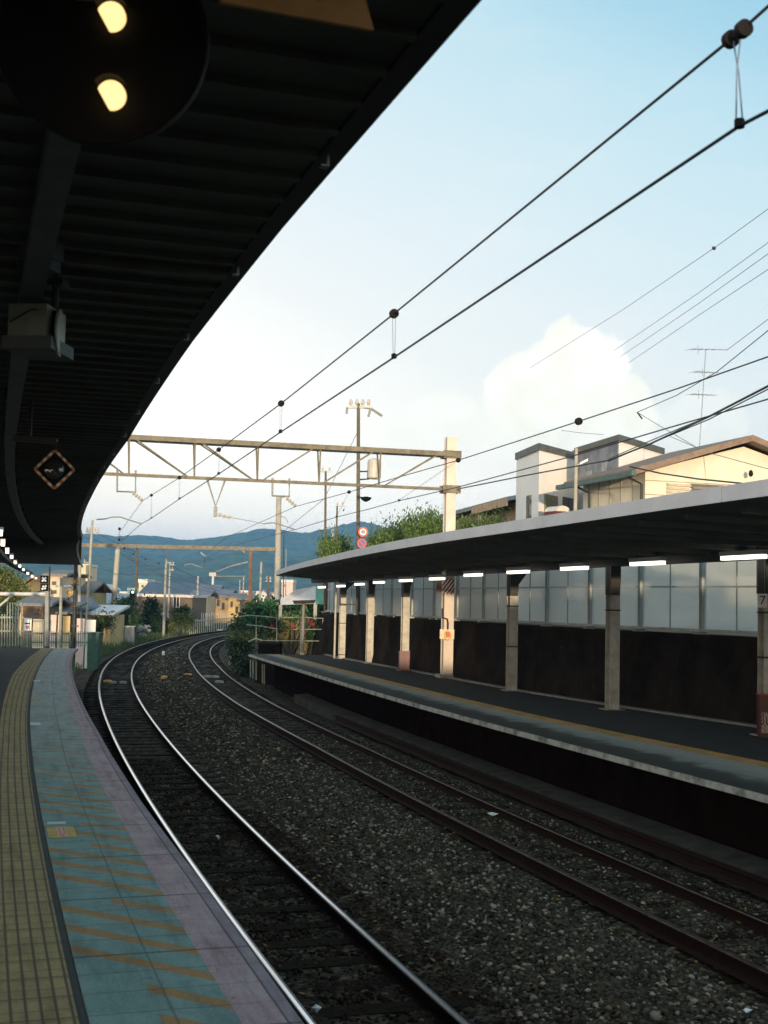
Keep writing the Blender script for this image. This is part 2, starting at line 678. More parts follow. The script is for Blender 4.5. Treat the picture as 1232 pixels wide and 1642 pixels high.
scat(-4, 8, 0, 1.1, 2.0, 800, .012, .029)
scat(-4, 8, 1, -1.95, -.75, 800, .012, .029)
scat(8, 18, 0, 1.0, 2.0, 560, .014, .031)
scat(8, 18, 1, -1.95, -.75, 560, .014, .031)
scat(18, 40, 0, .9, 2.0, 170, .017, .037)
scat(18, 40, 1, -1.95, -.75, 170, .017, .037)
scat(40, 75, 0, .9, 2.0, 25, .03, .06)
scat(40, 75, 1, -1.8, -.8, 25, .03, .06)
scat(-4, 14, 0, .62, 1.15, 600, .010, .022, True)
scat(-2, 20, 0, -.5, .5, 300, .012, .026, True, .2)
scat(2, 24, 1, -.48, .48, 260, .011, .023)
scat(2, 24, 1, .62, 1.25, 560, .012, .026)
o = stones('ballast', pts, rad, STONE)
tag(o, kind='stuff')
o = stones('brown_gravel', bpts, brad, BROWNST)
tag(o, kind='stuff')

# fallen leaves and scraps of paper between the rails
LEAF = mat('fallen_leaf', (.2, .11, .03), (.12, .06, .02), .8, 9, island=[(.09, .035, .015), (.16, .08, .02), (.26, .17, .04), (.12, .05, .02)])
lm = MB()
for _ in range(900):
    if rnd.random() < .75:
        s, b, o = rnd.uniform(1, 20), 1, rnd.choice([rnd.gauss(-.75, .14), rnd.gauss(.7, .16), rnd.uniform(-.5, .5), rnd.gauss(-.4, .1), rnd.uniform(-1.9, 1.3)])
    else:
        s, b, o = rnd.uniform(-3, 16), 0, rnd.choice([rnd.gauss(-.4, .1), rnd.gauss(.75, .15), rnd.uniform(-.6, 2)])
    c = P(s, o + (off2(s) if b else 0), bedz(s, b, o) + .035)
    a = rnd.uniform(0, 6.28)
    l_, w2 = rnd.uniform(.018, .04), rnd.uniform(.01, .02)
    u = V((math.cos(a), math.sin(a), rnd.uniform(-.4, .4)))
    q = V((-math.sin(a), math.cos(a), rnd.uniform(-.3, .3)))
    lm.add([c - u * l_, c + q * w2 + V((0, 0, .006)), c + u * l_, c - q * w2], [(0, 1, 2, 3)])
tag(lm.build('fallen_leaves', LEAF, fix=False), kind='stuff')


def scrap(px, py, r, label, name='paper_scrap'):
    c = gr(px, py, -.12)
    mb = MB()
    n = 7
    top = c + V((0, 0, .05))
    ringp = [c + V((math.cos(k * 6.283 / n) * r * rnd.uniform(.6, 1.2), math.sin(k * 6.283 / n) * r * .6 * rnd.uniform(.6, 1.2), rnd.uniform(.01, .05))) for k in range(n)]
    mb.add([top] + ringp + [c + V((0, 0, -.01))], [(0, 1 + k, 1 + (k + 1) % n) for k in range(n)] + [(n + 1, 1 + (k + 1) % n, 1 + k) for k in range(n)])
    tag(mb.build(name, WHITE), label, 'litter')


scrap(790, 1308, .075, 'crumpled white paper lying between the rusty rails of the far track')
scrap(508, 1622, .045, 'small crumpled white scrap lying beside the near platform edge between the rails')
scrap(1196, 1627, .05, 'small white scrap lying on the ballast stones at the lower right')
scrap(350, 1345, .03, 'tiny pale scrap lying on the dark sleepers beside the shiny rail')

# ------------------------------------------------------------------ tracks
RAILP = [(-.0325, 0), (.0325, 0), (.034, -.03), (.009, -.045), (.009, -.125), (.062, -.145), (.062, -.153), (-.062, -.153), (-.062, -.145), (-.009, -.125), (-.009, -.045), (-.034, -.03)]
RMI = [1] + [0] * 11
RAILQ = [(-.02, 0), (.008, 0), (.028, -.002), (.034, -.009)] + RAILP[2:11] + [(-.034, -.03), (-.034, -.009), (-.029, -.002)]
RMQ = [1, 2, 2] + [0] * (len(RAILQ) - 5) + [2, 2]
SLEEP = mat('old_sleeper_wood', (.018, .011, .007), (.008, .005, .0035), .9, 7, bump=.4, spec=.06)


def track(of, n_s, label, cant=.03, headm=None):
    root = thing('railway_track', P(0, of(0), -.2), label, 'railway track')
    for sgn in (-1, 1):
        mb = MB()
        prof = [(o + sgn * .545, z - sgn * cant) for o, z in RAILQ]
        mb.sweep(prof, [-13] + srange(-6, 150, .5), RMQ, of=of)
        ob = mb.build('rail', [RUST, headm or SHINE, headm or STEELM], root)
    base = MB()
    base.box(-1.0, 1.0, -.11, .11, -.3, -.156)
    sl = base.build('sleeper', SLEEP, root, origin=(0, 0, 0))
    # local mesh: its own origin in the middle
    for v in sl.data.vertices:
        v.co += V(root['_o'])
    first = True
    rest = MB()
    for k in range(n_s):
        s = -3 + .62 * k
        p = P(s, of(s), 0) - V(root['_o'])
        if k < 100:
            c = sl if first else sl.copy()
            if not first:
                COL.objects.link(c)
                c.parent = root
            c.location = (p.x, p.y, -root['_o'][2] + rnd.uniform(-.006, .004))
            c.rotation_euler = (0, 0, -head(s) + rnd.uniform(-.012, .012))
            first = False
        else:
            th = head(s)
            rest.T = Matrix.Translation(P(s, of(s), 0)) @ Matrix.Rotation(-th, 4, 'Z')
            rest.box(-1.0, 1.0, -.11, .11, -.3, -.156)
    rest.T = None
    r = rest.build('distant_sleepers', SLEEP, root)
    r['kind'] = 'stuff'
    return root


track(lambda s: 0., 190, 'curved railway track with shiny polished rails beside the near teal platform')
track(off2, 190, 'curved railway track with rusty red rails beside the far platform', headm=DULL)
mb = MB()
mb.sweep([(o + 1.5, z + .01) for o, z in RAILP], srange(2, 27, .5), None, of=off2)
tag(mb.build('spare_rail', RUST), 'loose rusty rail lying on the gravel under the far platform edge', 'spare rail')
mb = MB()
mb.sweep([(1.66, -.42), (1.66, 0), (2.1, .03), (2.1, -.42)], srange(-2, 34, .6), None, of=off2)
tag(mb.build('cable_trough', mat('trough_concrete', (.06, .056, .046), (.028, .025, .02), .9, 2.5, bump=.3, spec=.1)), 'grey concrete cable trough running under the far platform edge', 'cable trough')


# ------------------------------------------------------------------ platforms
def uvmat(name):
    m = D.materials.new(name)
    m.use_nodes = True
    t = m.node_tree
    b = t.nodes['Principled BSDF']
    b.inputs['Specular IOR Level'].default_value = .3
    u = t.nodes.new('ShaderNodeUVMap')
    s = t.nodes.new('ShaderNodeSeparateXYZ')
    t.links.new(u.outputs[0], s.inputs[0])
    return m, t, b, u, s.outputs['X'], s.outputs['Y']


def noise(t, vec, sc, det=4, ro=.6):
    q = t.nodes.new('ShaderNodeTexNoise')
    q.inputs['Scale'].default_value = sc
    q.inputs['Detail'].default_value = det
    q.inputs['Roughness'].default_value = ro
    t.links.new(vec, q.inputs['Vector'])
    return q.outputs['Fac']


def grime(t, u, col):
    """broad worn patches, streaks along the platform and old gum spots"""
    mp_ = t.nodes.new('ShaderNodeMapping')
    mp_.inputs['Scale'].default_value = (4.5, .5, 1)
    t.links.new(u.outputs[0], mp_.inputs[0])
    a = noise(t, mp_.outputs[0], 2.2, 7, .7)
    col = mixc(t, 1., col, ramp(t, a, [(.3, (.62, .60, .58)), (.5, (1., 1., 1.)), (.72, (1.22, 1.18, 1.12))]), 'MULTIPLY')
    g = t.nodes.new('ShaderNodeTexVoronoi')
    g.inputs['Scale'].default_value = 5.5
    t.links.new(u.outputs[0], g.inputs['Vector'])
    return mixc(t, ramp(t, g.outputs['Distance'], [(.05, .55), (.085, 0.)]), col, (.03, .03, .03))


def joint(t, x, per, wd, sh=0.):
    f = mth(t, 'FRACT', mth(t, 'DIVIDE', mth(t, 'ADD', x, 100. * per + sh), per))
    a = mth(t, 'ABSOLUTE', mth(t, 'SUBTRACT', f, .5))
    return mth(t, 'GREATER_THAN', a, .5 - wd / per / 2)


def finish(t, b, col, height=None, rough=.8, dist=.004):
    t.links.new(col, b.inputs['Base Color'])
    b.inputs['Roughness'].default_value = rough
    if height is not None:
        q = t.nodes.new('ShaderNodeBump')
        q.inputs['Distance'].default_value = dist
        q.inputs['Strength'].default_value = .8
        t.links.new(height, q.inputs['Height'])
        t.links.new(q.outputs[0], b.inputs['Normal'])


# teal paving with slanted worn stripes
TEAL, t, b, u, X, Y = uvmat('teal_paving')
n_ = noise(t, u.outputs[0], 6, 6)
n2_ = noise(t, u.outputs[0], 70, 4)
base = ramp(t, n_, [(.3, (.075, .155, .155)), (.5, (.105, .215, .21)), (.72, (.16, .265, .26))])
base = mixc(t, .35, base, ramp(t, n2_, [(.35, (.06, .125, .125)), (.65, (.2, .32, .31))]))
ph = mth(t, 'DIVIDE', mth(t, 'ADD', mth(t, 'ADD', Y, 100.), mth(t, 'MULTIPLY', X, 1.38)), .43)
idx = mth(t, 'FLOOR', ph)
fr = mth(t, 'FRACT', ph)
st = mth(t, 'MULTIPLY', mth(t, 'GREATER_THAN', fr, .3), mth(t, 'LESS_THAN', fr, .62))
wn = t.nodes.new('ShaderNodeTexWhiteNoise')
wn.noise_dimensions = '1D'
t.links.new(idx, wn.inputs['W'])
cut = mth(t, 'ADD', mth(t, 'MULTIPLY', mth(t, 'LESS_THAN', wn.outputs['Value'], .42), .24), -2.22)
st = mth(t, 'MULTIPLY', st, mth(t, 'GREATER_THAN', X, cut))
edge_n = noise(t, u.outputs[0], 18, 5)
st = mth(t, 'MULTIPLY', st, ramp(t, edge_n, [(.30, .15), (.42, .9)]))
# the far half of the platform has lost most of the stripes
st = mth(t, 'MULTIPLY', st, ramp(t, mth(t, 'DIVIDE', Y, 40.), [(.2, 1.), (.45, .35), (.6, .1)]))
base = mixc(t, st, base, ramp(t, n2_, [(.3, (.21, .115, .025)), (.7, (.28, .16, .05))]))
j1 = joint(t, Y, .3, .012)
j2 = joint(t, Y, 1.2, .022)
j3 = mth(t, 'LESS_THAN', mth(t, 'ABSOLUTE', mth(t, 'ADD', X, 1.93)), .004)
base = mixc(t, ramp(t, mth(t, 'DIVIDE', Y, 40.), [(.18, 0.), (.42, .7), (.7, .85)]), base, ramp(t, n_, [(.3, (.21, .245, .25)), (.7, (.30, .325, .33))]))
jj = mth(t, 'MAXIMUM', mth(t, 'MULTIPLY', mth(t, 'MAXIMUM', j1, j3), .55), mth(t, 'MULTIPLY', j2, .9))
base = mixc(t, jj, base, (.02, .045, .05))
spots = ramp(t, noise(t, u.outputs[0], 26, 2), [(.70, 0.), (.74, .8)])
base = mixc(t, spots, base, (.03, .06, .065))
finish(t, b, grime(t, u, base), mth(t, 'SUBTRACT', n2_, mth(t, 'MULTIPLY', jj, .9)), .75)
# lavender edge slabs
PURP, t, b, u, X, Y = uvmat('lavender_edge_paving')
n_ = noise(t, u.outputs[0], 3.5, 6)
n2_ = noise(t, u.outputs[0], 60, 4)
base = ramp(t, n_, [(.30, (.21, .11, .125)), (.40, (.245, .165, .185)), (.55, (.275, .215, .23)), (.75, (.34, .295, .31))])
base = mixc(t, .3, base, ramp(t, n2_, [(.35, (.12, .09, .12)), (.65, (.45, .42, .48))]))
chips = mth(t, 'MULTIPLY', ramp(t, noise(t, u.outputs[0], 17, 4), [(.62, 0.), (.68, .8)]), ramp(t, mth(t, 'ADD', mth(t, 'MULTIPLY', X, -4.), -5.9), [(.7, 0.), (.95, 1.)]))
base = mixc(t, chips, base, (.55, .52, .56))
edge = mth(t, 'GREATER_THAN', X, -1.455)
base = mixc(t, mth(t, 'MULTIPLY', edge, .75), base, ramp(t, n_, [(.3, (.12, .11, .14)), (.7, (.2, .19, .23))]))
jj = mth(t, 'MAXIMUM', mth(t, 'MULTIPLY', joint(t, Y, .3, .01), .4), mth(t, 'MULTIPLY', joint(t, Y, 1.2, .02), .9))
jj = mth(t, 'MAXIMUM', jj, mth(t, 'LESS_THAN', mth(t, 'ABSOLUTE', mth(t, 'ADD', X, 1.455)), .006))
base = mixc(t, jj, base, (.045, .04, .05))
finish(t, b, grime(t, u, base), mth(t, 'SUBTRACT', n2_, mth(t, 'MULTIPLY', jj, .9)), .8)
# tactile paving
TACT, t, b, u, X, Y = uvmat('tactile_paving')
n_ = noise(t, u.outputs[0], 5, 6)
n2_ = noise(t, u.outputs[0], 60, 4)
base = ramp(t, n_, [(.3, (.17, .14, .06)), (.7, (.27, .225, .105))])
base = mixc(t, .3, base, ramp(t, n2_, [(.35, (.12, .10, .05)), (.65, (.36, .30, .16))]))
j1 = joint(t, X, .0755, .016)
j2 = joint(t, Y, .3, .016)
j3 = joint(t, Y, .15, .012, .03)
jj = mth(t, 'MAXIMUM', mth(t, 'MAXIMUM', j1, j2), mth(t, 'MULTIPLY', j3, .6))
base = mixc(t, mth(t, 'MULTIPLY', jj, .85), base, (.035, .036, .024))
finish(t, b, grime(t, u, base), mth(t, 'SUBTRACT', mth(t, 'MULTIPLY', n2_, .3), jj), .8, .006)
# asphalt
ASPH = mat('dark_asphalt', (.038, .044, .045), (.024, .028, .029), .85, 3, bump=.3, bscale=120, spec=.15)


def strip(name, o0, o1, z, ss, m, parent, th=.06, of0=None, of1=None):
    mb = MB()
    uvs = []
    n = 4
    for s in ss:
        a = of0(s) if of0 else 0
        c = of1(s) if of1 else 0
        for o, sh, dz in ((o0, a, -th), (o0, a, 0), (o1, c, 0), (o1, c, -th)):
            mb.v.append(P(s, o + sh, z + dz))
            uvs.append((o, s))
    for i in range(len(ss) - 1):
        for k in range(3):
            mb.f.append((i * n + k, i * n + k + 1, (i + 1) * n + k + 1, (i + 1) * n + k))
            mb.mi.append(0)
    e = (len(ss) - 1) * n
    mb.f += [(0, 1, 2, 3), (e + 3, e + 2, e + 1, e)]
    mb.mi += [0, 0]
    return mb.build(name, m, parent, uvs=uvs)


SP = srange(-7, 39.3, .5)
pl = thing('station_platform', P(5, -3, 0), None, None, kind='structure')
dE = lambda s: tab(s, [-2, 0, 2, 4, 7, 13, 36, 40], [-.12, -.1, -.06, -.03, -.03, .02, .02, .1])
dPu = lambda s: tab(s, [0, 3, 6.7, 10, 13, 21, 40], [.03, .045, .075, .09, .16, .205, .22])
dTa = lambda s: tab(s, [0, 2, 6, 12, 20, 31, 40], [-.13, -.11, -.07, -.02, .03, .1, .15])
dTl = lambda s: tab(s, [0, 6, 12, 25, 37, 40], [-.07, -.02, .02, -.03, .14, .16])
strip('edge_paving', -1.37, -1.735, PZ, SP, PURP, pl, of0=dE, of1=dPu)
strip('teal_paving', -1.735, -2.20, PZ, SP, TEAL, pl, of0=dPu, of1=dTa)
strip('drain_strip', -2.20, -2.245, PZ - .012, SP, mat('drain_dark', (.03, .045, .05), None, .7, 8), pl, of0=dTa, of1=dTa)
strip('tactile_paving', -2.245, -2.623, PZ, SP, TACT, pl, of0=dTa, of1=dTl)
strip('asphalt', -2.623, -14, PZ - .006, SP, ASPH, pl, of0=dTl)
mb = MB()
mb.sweep([(-1.54, PZ - .06), (-1.54, PZ - .16), (-1.6, PZ - .18), (-1.6, -.5), (-14, -.5), (-14, PZ - .07)], SP)
mb.build('platform_wall', DARKC, pl)


def sticker(px, py, du, dv, label, m=YELLOW, marks=False, z=PZ):
    c = gr(px, py, z)
    s = min(srange(0, 40, .05), key=lambda q: (P(q, 0) - V((c.x, c.y, 0))).length)
    th = head(s)
    T = Matrix.Translation((c.x, c.y, z)) @ Matrix.Rotation(-th, 4, 'Z')
    r = thing('floor_sticker', (c.x, c.y, z), label, 'floor sticker')
    mb = MB()
    mb.T = T
    mb.box(-du / 2, du / 2, -dv / 2, dv / 2, .0015, .005)
    mb.build('sheet', m, r)
    if marks:
        mb = MB()
        mb.T = T
        mb.box(-du * .16, du * .17, -dv * .46, dv * .46, .0055, .0075)
        mb.build('pink_panel', mat('pale_pink', (.5, .32, .25), (.42, .26, .2), .7, 20), r)
        mb = MB()
        mb.T = T
        for k in range(5):
            for q in range(3):
                if rnd.random() < .85:
                    mb.box(-du * .1 + q * du * .085, -du * .1 + q * du * .085 + du * .05, -dv * .4 + k * dv * .165, -dv * .4 + k * dv * .165 + dv * .09, .0085, .0092)
        mb.build('red_print', mat('faded_red_print', (.32, .07, .05), (.22, .05, .04), .7, 20), r)


YELF = mat('faded_yellow_sheet', (.40, .32, .09), (.28, .22, .07), .75, 9)
PALE = mat('faded_white_sheet', (.42, .5, .52), (.32, .4, .42), .75, 9)
sticker(99, 1335, .205, .44, 'yellow floor sticker with a pink centre panel of red print on teal paving', YELF, True)
sticker(91, 1320, .14, .085, 'blank pale strip sticker just beyond the yellow sticker on the teal paving', PALE)
sticker(57, 1161, .14, .36, 'blank pale square sticker on the teal paving beside the tactile strip', PALE)
sticker(58, 1121, .17, .3, 'faded yellow sticker on teal paving farther along the tactile strip', YELF)
sticker(59, 1092, .12, .5, 'small pale sticker on the paving near the far bend of the platform', PALE)

# far platform
farp = thing('station_platform', P(15, 7, 0), None, None, kind='structure')
SF = srange(-6, 41, .6)
farc = D.materials.new('far_platform_concrete')
farc.use_nodes = True
t = farc.node_tree
b = t.nodes['Principled BSDF']
u = t.nodes.new('ShaderNodeUVMap')
n_ = noise(t, u.outputs[0], 1.6, 6)
n2_ = noise(t, u.outputs[0], 30, 4)
sx = t.nodes.new('ShaderNodeSeparateXYZ')
t.links.new(u.outputs[0], sx.inputs[0])
# grime that creeps in from the edge (u = distance from the edge)
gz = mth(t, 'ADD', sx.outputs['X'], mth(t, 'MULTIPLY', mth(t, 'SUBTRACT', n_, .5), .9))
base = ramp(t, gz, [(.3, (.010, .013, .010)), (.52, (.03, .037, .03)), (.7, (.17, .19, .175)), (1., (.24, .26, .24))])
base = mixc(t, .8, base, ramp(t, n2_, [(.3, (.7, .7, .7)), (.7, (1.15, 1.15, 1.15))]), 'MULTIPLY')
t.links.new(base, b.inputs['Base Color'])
b.inputs['Roughness'].default_value = .85


def fstrip(name, fa, fb, z, th, m, ss=SF):
    mb = MB()
    uvs = []
    for s in ss:
        a, c = fa(s), fb(s)
        for o, dz in ((a, -th), (a, 0), ((a + c) / 2, 0), (c, 0), (c, -th)):
            mb.v.append(P(s, o, z + dz))
            uvs.append((o - offE(s), s))
    n = 5
    for i in range(len(ss) - 1):
        for k in range(n):
            mb.f.append((i * n + k, i * n + (k + 1) % n, (i + 1) * n + (k + 1) % n, (i + 1) * n + k))
            mb.mi.append(0)
    e = (len(ss) - 1) * n
    mb.f += [tuple(range(n)), tuple(e + k for k in range(n))]
    mb.mi += [0, 0]
    return mb.build(name, m, farp, uvs=uvs)


LIPM = mat('pale_worn_lip', (.34, .33, .28), (.05, .05, .042), .85, 3.5, bump=.3, lo=.3, hi=.55)
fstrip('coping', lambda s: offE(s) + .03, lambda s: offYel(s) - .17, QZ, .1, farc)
fstrip('edge_lip', lambda s: offE(s) - .02, lambda s: offE(s) + .03, QZ - .012, .075, LIPM)
TAC2 = mat('yellow_tactile_strip', (.42, .25, .07), (.2, .13, .045), .8, 3, lo=.3, hi=.6)
fstrip('tactile_strip', lambda s: offYel(s) - .17, lambda s: offYel(s) + .17, QZ, .08, TAC2)
fstrip('asphalt', lambda s: offYel(s) + .17, lambda s: offW(s) + .6, QZ - .004, .08, ASPH)
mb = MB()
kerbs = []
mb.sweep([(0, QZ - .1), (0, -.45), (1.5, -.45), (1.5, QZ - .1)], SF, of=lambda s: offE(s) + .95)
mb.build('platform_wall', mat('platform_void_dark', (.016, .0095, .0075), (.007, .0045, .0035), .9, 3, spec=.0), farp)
mb = MB()   # kerb along the wall foot
mb.sweep([(-.14, QZ - .05), (-.14, QZ + .03), (.02, QZ + .03), (.02, QZ - .05)], SF, of=offW)
mb.build('wall_kerb', mat('kerb_grey', (.2, .2, .18), (.12, .12, .11), .9, 4), farp)

# ------------------------------------------------------------------ near canopy
SC = srange(-7, 39.6, .6)
can = thing('platform_canopy', P(6, -5, PZ), 'dark canopy roof with ribbed underside over the near platform', 'canopy')
mb = MB()
dC = lambda s: tab(s, [-3, -1, 2, 5, 11, 20, 30, 40], [-.14, -.15, -.15, -.11, .04, .07, .06, .0])
mb.sweep([(-1.4, 4.80), (-6.3, 4.80), (-6.3, 4.95), (-1.4, 4.95)], SC, of=dC)
for s in srange(-6, 39.4, .3):
    th = head(s)
    mb.T = Matrix.Translation(P(s, 0, 0)) @ Matrix.Rotation(-th, 4, 'Z')
    mb.box(-6.25, -1.41 + dC(s), -.022, .022, 4.765, 4.803)
mb.T = None
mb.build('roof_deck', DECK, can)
mb = MB()
mb.sweep([(-1.30, 4.78), (-1.30, 5.0), (-1.36, 5.0), (-1.34, 4.83), (-1.40, 4.83), (-1.40, 4.78)], SC, of=dC)
mb.build('edge_channel', STEEL_DK, can)
for s in srange(-1, 37, 1.9):
    mb = MB()
    mb.T = Matrix.Translation(P(s, -1.37 + dC(s), 0)) @ Matrix.Rotation(-head(s), 4, 'Z')
    mb.box(-.006, .006, -.022, .022, 4.735, 4.79)
    mb.box(-.03, .006, -.022, .022, 4.73, 4.737)
    mb.build('edge_clip', GREY_ST, can)
for s in (2.95, 9.5, 16, 22.5, 29, 35.5):
    mb = MB()
    mb.T = Matrix.Translation(P(s, 0, 0)) @ Matrix.Rotation(-head(s), 4, 'Z')
    mb.box(-6.2, -1.41 + dC(s), -.03, .03, 4.74, 4.797)
    mb.build('cross_beam', DECK, can)
mb = MB()
mb.sweep([(-2.56, 4.56), (-2.56, 4.66), (-2.68, 4.66), (-2.68, 4.56)], srange(-5, 39, .6))
mb.build('cable_duct', mat('duct_paint', (.11, .115, .105), (.07, .075, .07), .6, 3), can)
for s in srange(-4, 38, 2.3):
    mb = MB()
    mb.T = Matrix.Translation(P(s, 0, 0)) @ Matrix.Rotation(-head(s), 4, 'Z')
    mb.box(-2.70, -2.54, -.03, .03, 4.66, 4.77)
    mb.build('duct_bracket', STEEL_DK, can)
mb = MB()
mb.sweep([(-5.5, 4.45), (-5.5, 4.735), (-5.75, 4.735), (-5.75, 4.45)], SC)
mb.build('main_girder', STEEL_DK, can)
for s in (-5, 1.5, 8, 14.5, 21, 27.5, 34, 39):
    mb = MB()
    mb.T = Matrix.Translation(P(s, -5.62, 0)) @ Matrix.Rotation(-head(s), 4, 'Z')
    mb.box(-.11, .11, -.11, .11, PZ, 4.45)
    mb.build('column', STEEL_DK, can)
# lamp rail and end board
mb = MB()
mb.sweep([(-2.85, 3.72), (-2.85, 3.80), (-3.0, 3.80), (-3.0, 3.72)], srange(8, 39, .8), zf=lambda s: -.006 * max(0, s - 10))
mb.build('lamp_rail', STEEL_DK, can)
mb = MB()
th = head(39.7)
mb.T = Matrix.Translation(P(39.72, 0, 0)) @ Matrix.Rotation(-th, 4, 'Z')
mb.box(-6.2, -1.32, -.05, .05, 3.93, 4.9)
mb.build('end_board', STEEL_DK, can)
mb = MB()
mb.T = Matrix.Translation(P(-7.05, 0, 0)) @ Matrix.Rotation(-head(-7.05), 4, 'Z')
mb.box(-6.3, -1.45, -.05, .05, 3.55, 4.98)
mb.build('end_board', STEEL_DK, can)  # added unseen board behind the camera, blocks low sun under the roof
mb = MB()
mb.T = Matrix.Translation(P(39.72, 0, 0)) @ Matrix.Rotation(-th, 4, 'Z')
pr = []
for k in range(9):
    f = k / 8
    pr.append((-1.30 - .22 * math.sin(f * math.pi) * (1 - f * .4) + .04 * f, -.09, 5.0 - 1.15 * f))
for a, c in zip(pr[:-1], pr[1:]):
    mb.bar(a, c, .05, .06, (0, 1, 0))
mb.build('curved_end_trim', GREY_ST, can)

ds = [13.6, 16.4, 19.3, 22.2, 25.4, 28.6, 31.8, 34.8, 37.6, 40.4]
px_ = [(1, 851), (5, 869), (12, 882), (19, 891), (25, 900), (32, 906), (38, 912), (45, 918), (52, 923), (58, 926)]
for i, ((px, py), d) in enumerate(zip(px_, ds)):
    c = at(px, py, d)
    th = head(d - 4)
    r = thing('fluorescent_lamp', c, 'lit lamp under the near canopy, %s of the curving row at the left' % (ORD[i] if i < 9 else 'farthest'), 'lamp', 'lit lamps under the near canopy')
    T = Matrix.Translation(c) @ Matrix.Rotation(-th, 4, 'Z')
    mb = MB()
    mb.T = T
    mb.box(-.03, .03, -.22, .22, 0, .03)
    mb.build('lamp_body', WHITE, r)
    mb = MB()
    mb.T = T
    mb.box(-.024, .024, -.2, .2, -.05, -.002)
    mb.build('tube', TUBE, r)

# ------------------------------------------------------------------ things hanging under the near canopy
# round signal with a vertical row of lamps
dd = 3.4
c = at(165, 62, dd)
R0 = 174 * dd / FPX
rt = thing('signal', c, 'round black signal with yellow lamps hanging under the near canopy at the top left', 'signal')
nrm = V((.05, -1, -.12)).normalized()
mb = MB()
mb.lathe(c, -nrm, [(-.004, R0 * .955), (-.012, R0 * .985), (-.008, R0), (.03, R0), (.06, R0 * .93), (.09, R0 * .5), (.09, .01)], 64)
ob = mb.build('backplate', BLACKP, rt, smooth=False)
rr = nrm.cross(V((0, 0, 1))).normalized() * -1
uu = V((0, 0, 1))
uu = (uu - nrm * uu.dot(nrm)).normalized()
if rr.x < 0:
    rr = -rr
LENS = emis('lit_yellow_lens', (1, .68, .26), 1.6)
for k, py in enumerate((33, 158, -92)):
    q = at(182, py, dd) + nrm * .02
    T = frame(q, rr, uu)
    mb = MB()
    mb.T = T
    r1 = 23 * dd / FPX
    pp = [(0, -r1 * 1.02), ]
    pp = []
    for a in range(0, 360, 12):
        x_, y_ = r1 * math.cos(math.radians(a)), r1 * math.sin(math.radians(a))
        # the hood cuts the lower left of the lens
        cutv = -x_ * .87 - y_ * .5
        if cutv > r1 * .62:
            ex = cutv - r1 * .62
            x_ += .87 * ex
            y_ += .5 * ex
        pp.append((x_, y_, 0))
    mb.prism(pp, (0, 0, .02))
    ln = mb.build('lens', LENS, rt)
    mb = MB()
    mb.T = T
    n = 18
    for a in range(n):
        a0, a1 = math.radians(35 + 110 * a / n), math.radians(35 + 110 * (a + 1) / n)
        ra, rb = r1 * 1.25, r1 * 1.32
        dep0 = .05
        mb.hexa([(ra * math.cos(a0), ra * math.sin(a0), 0), (rb * math.cos(a0), rb * math.sin(a0), 0), (rb * math.cos(a1), rb * math.sin(a1), 0), (ra * math.cos(a1), ra * math.sin(a1), 0)],
                [(ra * math.cos(a0), ra * math.sin(a0), dep0), (rb * math.cos(a0), rb * math.sin(a0), dep0), (rb * math.cos(a1), rb * math.sin(a1), dep0), (ra * math.cos(a1), ra * math.sin(a1), dep0)])
    mb.build('hood', BLACKP, rt)
mb = MB()
mb.tube([c + V((-.1, .12, .1)), c + V((-.1, .12, 4.80 - c.z))], .03, 10)
mb.tube([c + V((.1, .12, .1)), c + V((.1, .12, 4.80 - c.z))], .03, 10)
mb.build('hanger_pipe', STEEL_DK, rt)

# orange stopping plate
c = at(600, 48, 3.36)
a = at(365, 5, 3.2)
h = V((0, 0, 1))
e = (c - a)
ln_ = e.length
eu = e.normalized()
rt = thing('stop_plate', (a + c) / 2, 'orange trapezoid stop plate hanging under the near canopy at the top edge', 'sign')
pl_ = [a - eu * .02, c, c - eu * .10 + h * .30, a + eu * .12 + h * .30]
nn = eu.cross(h).normalized()
mb = MB()
mb.prism(pl_, nn * -.012)
mb.build('plate', mat('orange_plate', (.5, .22, .06), (.4, .16, .04), .6, 12), rt)
mb = MB()
m0 = a + eu * ln_ * .40 + h * .055
mb.prism([m0, m0 + eu * .09, m0 + eu * .09 + h * .14, m0 + h * .14], nn * .004)
mb.build('black_mark', BLACKP, rt)
mb = MB()
mb.tube([a + eu * .16 + h * .28, a + eu * .16 + h * .46], .012, 8)
mb.tube([c - eu * .16 + h * .28, c - eu * .16 + h * .46], .012, 8)
mb.build('hanger', STEEL_DK, rt)

# boxy camera housing with a round shield
d = 7.0
c = at(54, 545, d)
rt = thing('camera_housing', c, 'boxy grey camera housing with a round shield hanging under the near canopy', 'camera')
yaw = math.radians(-6)
BX = mat('housing_grey_green', (.20, .20, .14), (.13, .13, .09), .5, 6)
T = Matrix.Translation(c) @ Matrix.Rotation(yaw, 4, 'Z')
mb = MB()
mb.T = T
mb.box(-.112, .11, -.1, .2, .005, .185)
mb.build('box', BX, rt)
mb = MB()
mb.T = T
mb.box(-.135, .15, -.12, .24, -.07, .0)
mb.build('base_plate', mat('base_plate_dark', (.07, .075, .07), (.05, .055, .05), .6, 4), rt)
mb = MB()
mb.T = T
mb.lathe((.125, .04, .05), (.97, .20, 0), [(0, .05), (0, .125), (.005, .135), (.016, .135), (.02, .12), (.02, .02)], 36)
mb.build('round_shield', mat('shield_cream', (.22, .22, .15), (.15, .15, .1), .4, 6), rt)
mb = MB()
mb.T = T
mb.tube([(-.1, -.106, .08), (.02, -.106, .15), (.06, -.106, .15)], .005, 6)
mb.build('cable', WIRE, rt)
mb = MB()
mb.T = T
mb.tube([(.08, .1, .21), (.08, .1, 4.797 - c.z)], .022, 8)
mb.box(.02, .14, .04, .16, .33, .37)
